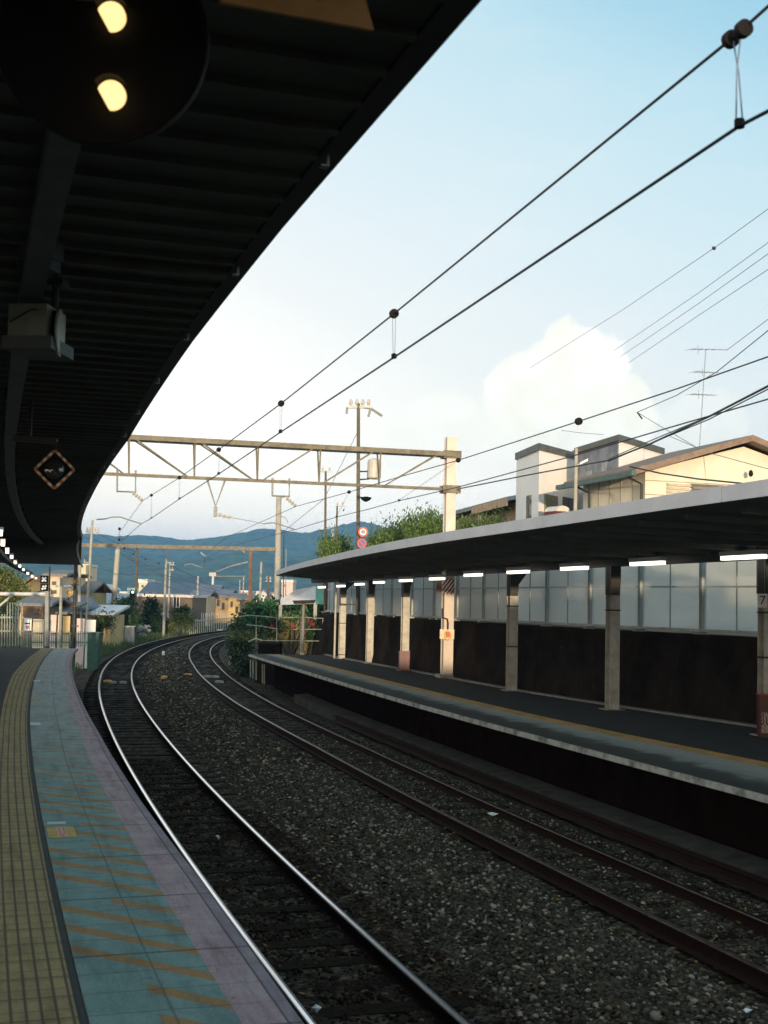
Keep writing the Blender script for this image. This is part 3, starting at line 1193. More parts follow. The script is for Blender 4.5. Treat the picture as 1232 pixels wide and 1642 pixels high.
mb.build('hanger_pipe', STEEL_DK, rt)
c2 = at(66, 400, 6.4)
mb = MB()
mb.T = Matrix.Translation(c2) @ Matrix.Rotation(-.28, 4, 'Z')
mb.box(-.09, .10, -.06, .06, -.06, .03)
mb.box(-.03, .03, -.03, .03, .03, 4.797 - c2.z)
mb.box(.03, .09, -.05, .05, -.12, -.06)
tag(mb.build('junction_box', mat('dark_fitting', (.06, .06, .055), None, .6, 8)), 'small dark junction box under the near canopy above the camera housing', 'junction box')

# diamond lamp with a striped border
d = 12.0
c = at(88, 753, d)
k = d / FPX
rt = thing('diamond_signal', c, 'diamond-shaped black signal lamp with an orange and white striped border', 'signal')
T = frame(c, (1, .12, .02), (0, 0, 1))
hw = 31 * k
dm = [(0, hw, 0), (hw, 0, 0), (0, -hw, 0), (-hw, 0, 0)]
mb = MB()
mb.T = T
mb.prism([(x * .93, y * .93, -.05) for x, y, z in dm], (0, 0, .05))
mb.build('panel', BLACKP, rt)
ma, mw = mat('striped_orange', (.6, .16, .03), None, .5, 20), mat('striped_cream', (.7, .62, .45), None, .5, 20)
mb = MB()
mb.T = T
n = 7
for (a, b2) in zip(dm, dm[1:] + dm[:1]):
    for i in range(n):
        f0, f1 = i / n, (i + 1) / n
        lerp = lambda f: V(a).lerp(V(b2), f)
        mb.m = i % 2
        mb.bar(lerp(f0) + V((0, 0, .012)), lerp(f1) + V((0, 0, .012)), .022, .024, (0, 0, 1))
mb.build('striped_border', [ma, mw], rt)
mb = MB()
mb.T = T
mb.lathe((0, -.005, 0), (0, 0, 1), [(0, .095), (.04, .095), (.05, .085), (.062, .05), (.066, .005)], 28)
mb.build('lens', mat('dark_lens', (.03, .028, .024), None, .08, 10, spec=.8), rt)
mb = MB()
b0 = at(92, 709, d)
b1 = at(22, 702, d)
mb.bar(b0, b1, .05, .06)
mb.bar(b0, c + V((0, .05, hw * .8)), .03, .03)
b2 = at(48, 702, d)
mb.bar(b2, V((b2.x, b2.y, 4.797)), .03, .03)
mb.build('bracket', mat('bracket_brown', (.05, .035, .03), None, .6, 8), rt)

# ------------------------------------------------------------------ far canopy
can2 = thing('platform_canopy', P(20, 7, QZ), 'grey edged canopy roof over the far platform, lit by a row of tubes', 'canopy')
SC2 = [4.6] + srange(5, 42.0, .6)
UND = mat('canopy_soffit_dark', (.19, .19, .165), (.12, .12, .10), .6, 1.2)


def roofrow(s):
    a = offC(s)
    w_ = tab(s, [0, 10, 20, 30, 38, 42], [11.2, 10.4, 9.2, 8.6, 7.9, 7.3])
    return a, max(w_, a + 1.2)


mb = MB()
for s in SC2:
    a, c_ = roofrow(s)
    z = zC(s)
    for o, q in ((a + .05, z + .02), (c_, z - .08), (c_, z + .04), (a + .05, z + .12)):
        mb.v.append(P(s, o, q))
n = 4
for i in range(len(SC2) - 1):
    for k in range(n):
        mb.f.append((i * n + k, i * n + (k + 1) % n, (i + 1) * n + (k + 1) % n, (i + 1) * n + k))
        mb.mi.append(0)
e = (len(SC2) - 1) * n
mb.f += [(3, 2, 1, 0), (e, e + 1, e + 2, e + 3)]
mb.mi += [0, 0]
for s in srange(5, 41, 1.2):
    a, c_ = roofrow(s)
    z = zC(s)
    mb.bar(P(s, a + .5, z - .035), P(s, c_ - .05, z - .11), .06, .07)
mb.build('roof_slab', UND, can2)
# fascia panels, each a little proud of the joint behind it
ss = [4.6]
while ss[-1] < 42.0:
    ss.append(min(42.0, ss[-1] + 2.4))
for s0, s1 in zip(ss[:-1], ss[1:]):
    if s1 - s0 < .3:
        continue
    mb = MB()
    q = srange(s0 + .006, s1 - .006, .6)
    mb.sweep([(.05, 0), (-.01, -.005), (-.01, .158), (.05, .17)], q, of=offC, zf=zC)
    mb.build('fascia_panel', FASCIA, can2)
mb = MB()
s = 42.02
a, c_ = roofrow(s)
mb.bar(P(s, a, zC(s) + .07), P(s, c_, zC(s) - .02), .05, .19)
mb.build('end_fascia', FASCIA, can2)

posts = [(13.2, 9.01), (18.0, 8.64), (23.0, 8.45), (31.0, 8.03), (35.2, 7.91), (38.2, 7.56)]
lofs = lambda s: tab(s, [0, 13.2, 18, 23, 27.8, 31, 35.2, 38.2, 42], [9.6, 9.01, 8.64, 8.45, 8.36, 8.03, 7.91, 7.56, 7.1])
mb = MB()
for s in SC2:
    o = lofs(s)
    z = zC(s) - .10
    for do, dz in ((-.1, 0), (.1, 0), (.1, -.16), (-.1, -.16)):
        mb.v.append(P(s, o + do, z + dz))
for i in range(len(SC2) - 1):
    for k in range(4):
        mb.f.append((i * 4 + k, i * 4 + (k + 1) % 4, (i + 1) * 4 + (k + 1) % 4, (i + 1) * 4 + k))
        mb.mi.append(0)
e = (len(SC2) - 1) * 4
mb.f += [(3, 2, 1, 0), (e, e + 1, e + 2, e + 3)]
mb.mi += [0, 0]
mb.build('girder', STEEL_DK, can2)

# posts
pnames = ['canopy post with a number seven plate and a red box at its foot', 'plain grey canopy post, second from the right edge of the far platform', 'canopy post with a slanted painted-shade top, between the plain grey post and the mast', 'sunlit canopy post with a red box at its foot', 'sunlit canopy post standing between the red box post and the farthest post', 'farthest sunlit canopy post, with a dark frame beside its top']
for i, (s, o) in enumerate(posts):
    c = P(s, o, QZ)
    th = head(s)
    T = Matrix.Translation(c) @ Matrix.Rotation(-th, 4, 'Z')
    top = zC(s) - .26 - QZ
    r = thing('canopy_post', c, pnames[i], 'post', 'steel posts of the far canopy')
    mb = MB()
    mb.T = T
    w_, f_ = .103, .014
    mb.box(-w_, w_, -w_, -w_ + f_, .015, top)
    mb.box(-w_, w_, w_ - f_, w_, .015, top)
    mb.box(-.008, .008, -w_ + f_, w_ - f_, .015, top)
    mb.build('shaft', POSTM, r)
    mb = MB()
    mb.T = T
    mb.box(-.19, .19, -.19, .19, .0, .016)
    mb.build('base_plate', GREY_ST, r)
    mb = MB()
    mb.T = T
    tilt = [0, 0, .35, .1, .1, .5][i]
    mb.prism([(-w_, -.13, top), (w_ + tilt * .6, -.13, top), (w_, -.13, top - .28), (w_ - .02, -.13, top - .55), (-w_, -.13, top - .55)], (0, .26, 0))
    mb.build('painted_shade_head', STEEL_DK, r)  # dark block stands in for canopy shade on the post; slant is a bracket
    for z in ([1.93, 1.22, .12], [1.9], [1.93, 1.0], [], [], [1.2, .12])[i]:
        mb = MB()
        mb.T = T
        mb.box(-w_ - .006, w_ + .006, -w_ - .006, w_ + .006, z, z + .03)
        mb.build('band', STEEL_DK, r)
    if i in (5,):
        mb = MB()
        mb.T = T
        mb.tube([(-.26, -.05, 0), (-.26, -.05, top)], .035, 8)
        mb.build('drain_pipe', POSTM, r)

# number plate, red extinguisher boxes


def facing(c, yaw=0.):
    return frame(c, (math.cos(yaw), math.sin(yaw), 0), (0, 0, 1))


p0 = P(13.2, 9.01, 0)
c = V((p0.x - .115, p0.y - .15, at(1211, 963, 19.95).z))
r = thing('number_plate', c, 'small white plate with the number 7 on the rightmost canopy post', 'number plate')
mb = MB()
mb.T = facing(c)
mb.box(-.075, .075, -.11, .11, -.006, .006)
mb.build('plate', WHITE, r)
text_mesh('7', .2, facing(c + V((0, -.008, 0))), BLACKP, r)


def extinguisher(c, w_, h_, label, yaw, txt=None):
    r = thing('extinguisher_box', c, label, 'extinguisher box')
    T = Matrix.Translation(c) @ Matrix.Rotation(yaw, 4, 'Z')
    mb = MB()
    mb.T = T
    mb.box(-w_ / 2, w_ / 2, -.11, .11, .03, h_)
    mb.build('cabinet', mat('dark_red_cabinet', (.075, .011, .008), (.045, .008, .006), .4, 5), r)
    mb = MB()
    mb.T = T
    mb.box(-w_ / 2 + .03, w_ / 2 - .03, -.09, .09, 0, .03)
    mb.build('foot', STEEL_DK, r)
    mb = MB()
    mb.T = T
    mb.box(-w_ / 2 - .008, w_ / 2 + .008, -.118, .118, h_, h_ + .015)
    mb.build('lid', RED, r)
    mb = MB()
    mb.T = T
    mb.box(-w_ / 2 + .17, w_ / 2 - .03, -.116, -.11, h_ * .1, h_ * .9)
    mb.build('door', mat('dark_red_door', (.14, .014, .01), (.08, .01, .008), .4, 5), r)
    if txt:
        for k, ch in enumerate(txt):
            M = T @ frame((-w_ / 2 + .085, -.113, h_ * (.50 - .15 * k)), (1, 0, 0), (0, 0, 1))
            text_mesh(ch, .13, M, mat('worn_white_print', (.5, .42, .36), None, .7, 20), r)
    return r


c = at(1240, 1181, 19.6)
extinguisher(V((c.x, c.y, QZ)), .46, .66, 'dark red extinguisher box with white characters at the foot of the rightmost post', -.1, '消火器')
q = P(31, 8.03, QZ)
extinguisher(V((q.x - .02, q.y - .29, QZ)), .30, .56, 'red extinguisher box standing against a sunlit post in the middle of the far platform', .15, None)

# tubes under the far canopy
lpx = [(1192, 892), (1038, 902), (921, 910), (831, 916), (759, 921), (701, 927), (651, 930), (608, 933), (577, 936), (547, 939), (523, 941)]
for i, (px, py) in enumerate(lpx):
    f = lambda s: lofs(s) - .35
    s = s_of_px(px, f, 3.7, 5, 70) if i < 10 else 41.0
    if i == 10:
        s = s_of_px(px, lambda s: lofs(s) - .2, 3.6, 30, 70)
    c = P(s, f(s), 0)
    c = V((c.x, c.y, at(px, py, c.y).z))
    th = head(s)
    r = thing('fluorescent_lamp', c, 'lit fluorescent tube under the far canopy, the %s of the row' % ORD[i], 'lamp', 'lit tubes under the far canopy')
    T = Matrix.Translation(c) @ Matrix.Rotation(-th, 4, 'Z')
    mb = MB()
    mb.T = T
    mb.box(-.06, .06, -.62, .62, .015, .09)
    mb.build('lamp_body', WHITE, r)
    mb = MB()
    mb.T = T
    mb.box(-.045, .045, -.6, .6, -.05, .013)
    mb.build('tube', TUBE, r)
    mb = MB()
    mb.T = T
    mb.tube([(0, -.4, .09), (0, -.4, zC(s) - .05 - c.z)], .01, 6)
    mb.tube([(0, .4, .09), (0, .4, zC(s) - .05 - c.z)], .01, 6)
    mb.build('hanger', STEEL_DK, r)

# dark frame beside the end post
c = at(557, 945, 42.6)
mb = MB()
k = 42.6 / FPX
T = facing(c, -.1)
mb.T = T
for a, b2 in (((-11, 16), (-11, -24)), ((-11, -24), (16, -24)), ((-11, 10), (10, 10))):
    mb.bar((a[0] * k, a[1] * k, 0), (b2[0] * k, b2[1] * k, 0), .05, .05, (0, 0, 1))
tag(mb.build('hanging_frame', STEEL_DK), 'dark open steel frame hanging from the far end of the far canopy', 'frame')

# ------------------------------------------------------------------ retaining wall and noise barrier
WALLM = mat('mossy_stone_wall', (.024, .019, .0155), (.010, .008, .0068), .9, 1.6, bump=.6, bscale=9, spec=.02)
t = WALLM.node_tree
b = t.nodes['Principled BSDF']
tcw = t.nodes.new('ShaderNodeTexCoord')
src = b.inputs['Base Color'].links[0].from_socket
mpw = t.nodes.new('ShaderNodeMapping')
mpw.inputs['Scale'].default_value = (3, 3, .55)
t.links.new(tcw.outputs['Object'], mpw.inputs[0])
st_ = ramp(t, noise(t, mpw.outputs[0], 1.6, 7, .7), [(.57, 0.), (.75, .5)])
cw = mixc(t, st_, src, (.055, .052, .04))
sp_ = ramp(t, noise(t, tcw.outputs['Object'], 3.1, 5, .7), [(.70, 0.), (.74, .8)])
cw = mixc(t, sp_, cw, (.16, .155, .13))
t.links.new(cw, b.inputs['Base Color'])
SW = srange(-4, 44, .5)
mb = MB()
mb.sweep([(0, QZ - .1), (.16, 1.7), (.28, 2.36), (.34, 2.42), (.9, 2.42), (.9, QZ - .1)], SW, of=offW)
tag(mb.build('retaining_wall', WALLM), 'dark mossy stone retaining wall behind the far platform', 'wall')
wc = mat('lichen', (.25, .25, .22), None, .9, 20)
PANEL = D.materials.new('translucent_barrier_panel')
PANEL.use_nodes = True
t = PANEL.node_tree
b = t.nodes['Principled BSDF']
b.inputs['Roughness'].default_value = .55
tcp = t.nodes.new('ShaderNodeTexCoord')
nn_ = noise(t, tcp.outputs['Object'], 1.3, 5)
n5 = noise(t, tcp.outputs['Object'], 40, 3)
cc = ramp(t, nn_, [(.3, (.82, .84, .84)), (.7, (.88, .90, .90))])
cc = mixc(t, .15, cc, ramp(t, n5, [(.3, (.7, .72, .72)), (.7, (.95, .97, .97))]))
t.links.new(cc, b.inputs['Base Color'])
tr1 = t.nodes.new('ShaderNodeBsdfTranslucent')
t.links.new(cc, tr1.inputs['Color'])
rf_ = t.nodes.new('ShaderNodeBsdfRefraction')
rf_.inputs['IOR'].default_value = 1.02
rf_.inputs['Roughness'].default_value = .55
t.links.new(cc, rf_.inputs['Color'])
trn = t.nodes.new('ShaderNodeMixShader')
trn.inputs[0].default_value = .65
t.links.new(tr1.outputs[0], trn.inputs[1])
t.links.new(rf_.outputs[0], trn.inputs[2])
mxs = t.nodes.new('ShaderNodeMixShader')
mxs.inputs[0].default_value = .8
t.links.new(b.outputs[0], mxs.inputs[1])
t.links.new(trn.outputs[0], mxs.inputs[2])
t.links.new(mxs.outputs[0], t.nodes['Material Output'].inputs['Surface'])
bar = thing('noise_barrier', P(20, offW(20) + .5, 2.42), 'pale blue-grey panel barrier with thin posts on top of the dark wall', 'fence')
PST = mat('barrier_post', (.36, .38, .36), (.29, .31, .29), .9, 4, spec=.0)
step = 2.0
sb = srange(5, 44.6, step)
for s0, s1 in zip(sb[:-1], sb[1:]):
    mb = MB()
    mb.sweep([(.55, 2.5), (.55, 4.2), (.575, 4.2), (.575, 2.5)], srange(s0 + .03, s1 - .03, .6), of=offW)
    mb.build('panel', PANEL, bar)
    sm = (s0 + s1) / 2
    mb = MB()
    mb.tube([P(sm, offW(sm) + .54, 2.5), P(sm, offW(sm) + .54, 4.2)], .014, 6)
    mb.build('seam', PST, bar)
for s in sb:
    mb = MB()
    mb.T = Matrix.Translation(P(s, offW(s) + .55, 0)) @ Matrix.Rotation(-head(s), 4, 'Z')
    mb.box(-.05, .05, -.05, .05, 2.40, 4.25)
    mb.build('post', PST, bar)
    mb = MB()
    mb.T = Matrix.Translation(P(s, offW(s) + .5, 0)) @ Matrix.Rotation(-head(s), 4, 'Z')
    mb.box(-.1, .1, -.1, .1, 2.415, 2.47)
    mb.build('post_foot', GREY_ST, bar)
mb = MB()
mb.sweep([(.52, 3.30), (.52, 3.335), (.548, 3.335), (.548, 3.30)], srange(5, 44.6, .8), of=offW)
mb.build('rail', mat('pale_rail', (.6, .63, .63), (.5, .53, .53), .9, 4, spec=.0), bar)
mb = MB()
mb.sweep([(.47, 2.47), (.47, 2.52), (.6, 2.52), (.6, 2.47)], srange(5, 44.6, .8), of=offW)
mb.build('sill_rail', mat('bright_sill', (.5, .52, .5), None, .6, 4), bar)
# end of the barrier: a green panel and a white sloping end
d = 51
k = 50 / FPX
a0, a1, a2, a3 = at(472, 966, d + 1), at(506, 968, d), at(523, 970, d - 1), at(545, 971, d - 3)
hgt = .72
rt = thing('barrier_end', a1, 'white sloping end wall with a green panel where the barrier stops', 'wall')
mb = MB()
l0 = at(450, 970, d + 2)
l1 = at(450, 961, d + 2)
mb.prism([l0, a1, a1 + V((0, 0, hgt)), at(474, 946, d + 1), l1], (0, .15, 0))
mb.build('white_panel', mat('white_end_panel', (.62, .62, .64), (.52, .52, .55), .5, 2), rt)
mb = MB()
mb.prism([a1, a2, a2 + V((0, 0, hgt)), a1 + V((0, 0, hgt))], (0, .12, 0))
mb.build('green_panel', mat('sea_green_panel', (.10, .34, .27), (.08, .26, .21), .5, 3), rt)
mb = MB()
mb.prism([a2, a3, a3 + V((0, 0, hgt)), a2 + V((0, 0, hgt))], (0, .12, 0))
mb.build('grey_panel', PANEL, rt)
for p in (l0, a1, a2, a3):
    mb = MB()
    mb.box(p.x - .07, p.x + .07, p.y + .02, p.y + .16, 0, p.z)
    mb.build('support_post', CONC, rt)

# lamp post at the platform end
c = P(41.2, 6.55, QZ)
q = gr(485, 1050, QZ)
c = V((q.x, q.y, QZ))
d = c.y
rt = thing('lamp_post', c, 'grey post with a dark flat lamp head at the far end of the far platform', 'lamp post')
zt = at(485, 968, d).z
mb = MB()
mb.tube([c, V((c.x, c.y, zt))], .062, 10, .055)
mb.build('pole', mat('dull_grey_pole', (.2, .2, .18), (.14, .14, .125), .6, 5), rt)
mb = MB()
mb.tube([c, c + V((0, 0, .08))], .10, 10)
mb.build('base', CONC, rt)
a, b2 = at(470, 966, d), at(506, 965, d)
mb = MB()
mb.hexa([a + V((.06, -.25, -.06)), b2 + V((-.06, -.25, -.06)), b2 + V((-.06, .25, -.06)), a + V((.06, .25, -.06))],
        [a + V((0, -.3, .07)), b2 + V((0, -.3, .07)), b2 + V((0, .3, .07)), a + V((0, .3, .07))])
mb.build('lamp_head', STEEL_DK, rt)

# ------------------------------------------------------------------ gantries and overhead lines


def on_plane(px, py, p0, dr):
    """point where the line of sight meets the vertical plane through p0 along dr"""
    nn = V((dr.y, -dr.x, 0))
    r = ray(px, py)
    k = (V(p0) - CAM).dot(nn) / r.dot(nn)
    return CAM + r * k


M0 = P(27.8, 8.36, QZ)
GD = (P(27.8, -8, 0) - P(27.8, 8.36, 0)).normalized()
AL = V((-GD.y, GD.x, 0))      # along the track
gan = thing('catenary_gantry', M0, 'cream lattice truss gantry carried by the square mast on the far platform', 'gantry')
ztop = on_plane(719, 701, M0, GD).z
zt = on_plane(640, 725, M0, GD).z
zb = on_plane(640, 781, M0, GD).z
Tm = Matrix.Translation(M0) @ Matrix.Rotation(-head(27.8), 4, 'Z')
mb = MB()
mb.T = Tm
w_ = .135
hh = ztop - QZ
mb.box(-w_, w_, -w_, -w_ + .03, 0, hh)
mb.box(-w_, w_, w_ - .03, w_, 0, hh)
mb.box(-w_ + .015, -w_ + .035, -w_ + .03, w_ - .03, 0, hh)
mb.box(w_ - .035, w_ - .015, -w_ + .03, w_ - .03, 0, hh)
mb.build('mast', CREAM, gan)
for z in (zt, zb):
    mb = MB()
    mb.T = Tm
    mb.box(-.24, .26, -.17, -.139, z - QZ - .11, z - QZ + .1)
    mb.box(-.24, .26, .139, .17, z - QZ - .11, z - QZ + .1)
    mb.box(-.17, -.139, -.139, .139, z - QZ - .11, z - QZ + .1)
    mb.box(.139, .17, -.139, .139, z - QZ - .11, z - QZ + .1)
    mb.build('mast_clamp', TRUSS, gan)
mb = MB()
mb.T = Tm
mb.box(-.24, .24, -.24, .24, 0, .09)
mb.build('mast_base', CONC, gan)


def gp(px, top, side=0.):
    """point of the truss above a photo column"""
    z = zt if top else zb
    lo, hi = 0., 20.
    for _ in range(40):
        m = (lo + hi) / 2
        if proj(M0 + GD * m + V((0, 0, z - M0.z)))[0] > px:
            lo = m
        else:
            hi = m
    q = M0 + GD * lo
    return V((q.x, q.y, z)) + AL * side


SD = .2
endp = gp(60, True)
for sgn in (-1, 1):
    mb = MB()
    a = V((M0.x, M0.y, zt)) + AL * SD * sgn
    b2 = endp + AL * SD * sgn
    mb.bar(a, b2, .07, .125)
    mb.build('top_chord', TRUSS, gan)
a = V((M0.x, M0.y, zb))
mb = MB()
mb.bar(a, gp(60, False), .09, .075)
mb.build('bottom_chord', TRUSS, gan)
mb = MB()
for k in range(13):
    f = (k + .5) / 13
    q = (V((M0.x, M0.y, zt)) + GD * .5).lerp(endp, f)
    mb.bar(q - AL * SD, q + AL * SD, .05, .03)
mb.build('batten_plates', TRUSS, gan)
webs = [(207, 207), (312, 312), (413, 413), (512, 512), (608, 608)]
for a, b2 in webs + [(110, 110)]:
    mb = MB()
    for sgn in (-1, 1):
        mb.bar(gp(a, True, SD * sgn), gp(b2, False), .04, .025)
    mb.build('vertical_strut', TRUSS, gan)
for a, b2 in ((213, 303), (318, 407), (505, 420), (601, 517), (703, 615), (116, 200)):
    mb = MB()
    for sgn in (-1, 1):
        mb.bar(gp(a, True, SD * sgn), gp(b2, False), .04, .035)
    mb.build('diagonal_strut', TRUSS, gan)


def pl(px, py):
    return on_plane(px, py, M0, GD)


def insulator(a, b2, r, parent, n=7):
    a, b2 = V(a), V(b2)
    ax = b2 - a
    ln = ax.length
    prof = [(0, r * .4)]
    for i in range(n):
        c = ln * (i + .5) / n
        prof += [(c - ln / n * .3, r * .45), (c, r), (c + ln / n * .25, r * .5)]
    prof += [(ln, r * .4)]
    mb = MB()
    mb.lathe(a, ax, prof, 10)
    return mb.build('insulator', PORC, parent)


for x0, x1, y0, y1, yt in ((188, 217.5, 762, 788, 760), (437, 464, 775, 795, 772)):
    mb = MB()
    q = [pl(x0, y0), pl(x0, y1), pl(x1, y1 + 1), pl(x1, y0 + 1)]
    mb.tube([q[0] + V((0, 0, .14)), q[1], q[2], q[3] + V((0, 0, .14))], .032, 6)
    mb.build('hanger_frame', GREY_ST, gan)
insulator(pl(213, 790), pl(229, 803), .06, gan, 4)
insulator(pl(459, 798), pl(475, 812), .06, gan, 4)
mb = MB()
mb.tube([pl(332, 767), pl(346, 812), pl(361, 770)], .03, 6)
mb.build('hanger_frame', GREY_ST, gan)
insulator(pl(346, 812), pl(345.5, 829), .065, gan, 5)
insulator(pl(349, 825), pl(371, 830), .055, gan, 3)
mb = MB()
mb.tube([pl(371, 830), pl(405, 836), pl(422, 840)], .008, 5)
mb.tube([pl(422, 840), pl(438, 838), pl(452, 842), pl(473, 849)], .018, 6)
mb.build('steady_arm', GREY_ST, gan)
mb = MB()
mb.tube([pl(155, 833), pl(169, 832), pl(181, 829), pl(193, 829), pl(208, 834), pl(227, 840)], .018, 6)
mb.build('steady_arm', GREY_ST, gan)
# boards, boxes and conduit on the mast
k = M0.y / FPX
cbd = at(719, 940, M0.y - .2)
T = facing(V((cbd.x, cbd.y, cbd.z)), -.1)
mb = MB()
mb.T = T
hw, hh2 = 10 * k, 12.5 * k
mb.box(-hw, hw, -hh2, hh2, -.012, 0)
bd = mb.build('striped_board', mat('board_white', (.6, .56, .52), None, .5, 8), gan)
mb = MB()
mb.T = T
for i in range(-3, 4):
    x = i * hw * .58
    pts2 = [(x, -hh2), (x + hw * .3, -hh2), (x + hw * .3 + hh2 * 1.5, hh2), (x + hh2 * 1.5, hh2)]
    # clip to the board
    q = []
    for (ax_, ay_), (bx_, by_) in zip(pts2, pts2[1:] + pts2[:1]):
        for lim, sg in ((-hw, 1), (hw, -1)):
            pass
        q.append((ax_, ay_))
    sub = []
    for j in range(12):
        y0 = -hh2 + 2 * hh2 * j / 12
        y1 = -hh2 + 2 * hh2 * (j + 1) / 12
        xa = max(-hw, x + (y0 + hh2) * .75 - hh2 * .75 + 0)
        xb = min(hw, x + hw * .32 + (y0 + hh2) * .75 - hh2 * .75)
        if xb > xa:
            mb.poly([(xa, y0, .002), (xb, y0, .002), (min(hw, xb + (y1 - y0) * .75), y1, .002), (min(hw, xa + (y1 - y0) * .75), y1, .002)])
mb.build('red_stripes', mat('dark_red_stripe', (.16, .03, .02), (.1, .02, .016), .5, 9), bd, fix=False)
mb = MB()
mb.T = T
mb.box(-hw * 1.9, -hw * 1.05, -hh2 * .9, hh2 * .7, -.10, -.02)
mb.build('side_box', mat('brown_box', (.14, .10, .06), (.09, .06, .04), .6, 6), gan)
c = at(717, 1017, M0.y - .22)
T = facing(c, -.1)
mb = MB()
mb.T = T
mb.box(-.19, .19, -.13, .13, -.08, 0)
mb.build('button_box', mat('button_box_cream', (.6, .52, .38), (.5, .43, .31), .5, 6), gan)
mb = MB()
mb.T = T
n = 20
for a in range(n):
    a0, a1 = 6.2832 * a / n, 6.2832 * (a + 1) / n
    mb.bar((.085 * math.cos(a0) + .02, .115 * math.sin(a0) - .04, .01), (.085 * math.cos(a1) + .02, .115 * math.sin(a1) - .04, .01), .03, .03, (0, 0, 1))
mb.build('yellow_ring', YELLOW, gan)
mb = MB()
mb.T = T
mb.box(-.02, .075, -.08, .07, .003, .05)
mb.build('red_button', mat('orange_red', (.55, .08, .02), None, .4, 8), gan)
mb = MB()
mb.T = T
mb.tube([(-.13, .68, -.02), (-.13, .44, -.02), (.0, .40, -.02), (.02, .30, -.02), (.02, .11, -.02)], .022, 8)
mb.build('conduit', WIRE, gan)

# ---- gantry farther along the line
G2 = 84.
dr2 = (P(G2, -8, 0) - P(G2, 8, 0)).normalized()
m2 = P(G2, 7.2, 0)
q = at(444, 1010, m2.y)
m2 = V((q.x, q.y, -.4))
g2 = thing('catenary_gantry', m2, 'plain beam gantry spanning both tracks far down the line', 'gantry')


def p2(px, py):
    return on_plane(px, py, m2, dr2)


mb = MB()
tp = p2(447.5, 795)
mb.tube([m2, tp], .24, 10, .19)
mb.build('mast', CONCP, g2)
a, b2 = p2(447, 881), p2(128, 874)
mb = MB()
mb.bar(a, b2, .3, .26)
mb.build('beam', TRUSS, g2)
mb = MB()
q = p2(189.5, 876)
mb.tube([V((q.x - .25, q.y, -.4)), q], .2, 10, .17)
mb.build('mast', CONCP, g2)
mb = MB()
mb.bar(p2(402.5, 882), p2(401, 970), .22, .22)
mb.build('drop_post', mat('rust_post', (.16, .08, .035), (.09, .045, .02), .7, 3), g2)
for x in (135, 266):
    mb = MB()
    mb.tube([p2(x - 5, 878), p2(x + 1, 897), p2(x + 8, 878)], .04, 6)
    mb.build('hanger_frame', TRUSS, g2)
    insulator(p2(x + 1, 897), p2(x + 1, 905), .09, g2, 4)
    insulator(p2(x + 2, 902), p2(x + 9, 903), .08, g2, 3)
for x, y in ((327, 892), (390, 886)):
    insulator(p2(x - 5, y - 6), p2(x + 3, y), .08, g2, 4)
mb = MB()
mb.tube([p2(447, 800), p2(457, 797)], .03, 6)
mb.tube([p2(447, 827), p2(458, 830), p2(462, 838)], .03, 6)
mb.build('bracket_arm', GREY_ST, g2)


# ---- wires over the tracks
def px_on_track(px, of_, z=4.7, a=-2., b=60.):
    s = s_of_px(px, of_, z, a, b)
    return P(s, of_(s), 0).y


def line1(pts, of_):
    return [at(px, py, px_on_track(px, of_)) for px, py in pts]


T1F = lambda s: 0.
con1 = [gr(px, py, 4.7) for px, py in ((1232, 178), (1186, 202), (632, 573), (450, 693), (351, 760), (288, 800), (243, 831), (227, 840))]
mes1 = [at(px, py, c.y) for (px, py), c in zip(((1232, 10), (1182, 55), (632, 503), (451, 647), (351, 721), (288, 766), (243, 794), (229, 803)), con1)]
endc = p2(266, 905)
far_c = [P(s, -.15 * math.sin(s), 4.7) for s in (40, 56, 70)] + [V((endc.x, endc.y, 4.75))]
far_m = [P(s, -.1, z) for s, z in ((40, 5.05), (56, 4.98), (70, 5.05))] + [V((endc.x, endc.y, 5.4))]
a = con1[0] - con1[1]
pre_c = con1[0] + (con1[0] - con1[1]).normalized() * 6
pre_m = mes1[0] + (con1[0] - con1[1]).normalized() * 6
ol = thing('overhead_line', con1[2], 'overhead wire pair with bead-topped hangers running above the near track', 'overhead wire')


def dense(pts, sag=0.):
    return pts


mb = MB()
mb.tube([pre_c] + con1 + far_c, .0072, 6)
mb.build('contact_wire', WIRE, ol)
mb = MB()
mb.tube([pre_m] + mes1 + far_m, .0066, 6)
mb.build('messenger_wire', WIRE, ol)


def dropper(a, b2, parent, big=1., loop=False):
    a, b2 = V(a), V(b2)
    mb = MB()
    tdir = (con1[2] - con1[1]).normalized()
    if loop:
        for sg in (-1, 1):
            q = [a + tdir * .03 * sg, a.lerp(b2, .4) + V((.014, 0, 0)) * sg + tdir * .02 * sg, a.lerp(b2, .93) + V((.012, 0, 0)) * sg, b2 + V((0, 0, .02))]
            mb.tube(q, .0035, 5)
    else:
        for sg in (-1, 1):
            mb.tube([a + V((.012 * sg, 0, 0)), b2 + V((.006 * sg, 0, .01))], .002, 4)
    d = mb.build('dropper', mat('dropper_steel', (.12, .19, .28), None, .4, 10), parent)
    for sg in ((-1, 1) if loop else (0,)):
        mb = MB()
        c = a + tdir * .045 * sg + V((0, 0, .0))
        mb.lathe(c - tdir * .02, tdir, [(0, .012), (.004, .030 * big), (.034, .030 * big), (.038, .012)], 14)
        mb.build('roller', BLACKP, d)
    mb = MB()
    mb.lathe(b2 + V((0, 0, -.01)), (0, 0, 1), [(0, .01), (.004, .02), (.034, .02), (.04, .008)], 10)
    mb.build('clip', BLACKP, d)


for i in range(1, 7):
    dropper(mes1[i], con1[i], ol, 1.15 if i > 1 else 1.1, loop=(i == 1))
for s in (36, 44, 52, 60, 68, 76):
    dropper(P(s, -.1, 5.02), P(s, -.1, 4.7), ol, 1.6)

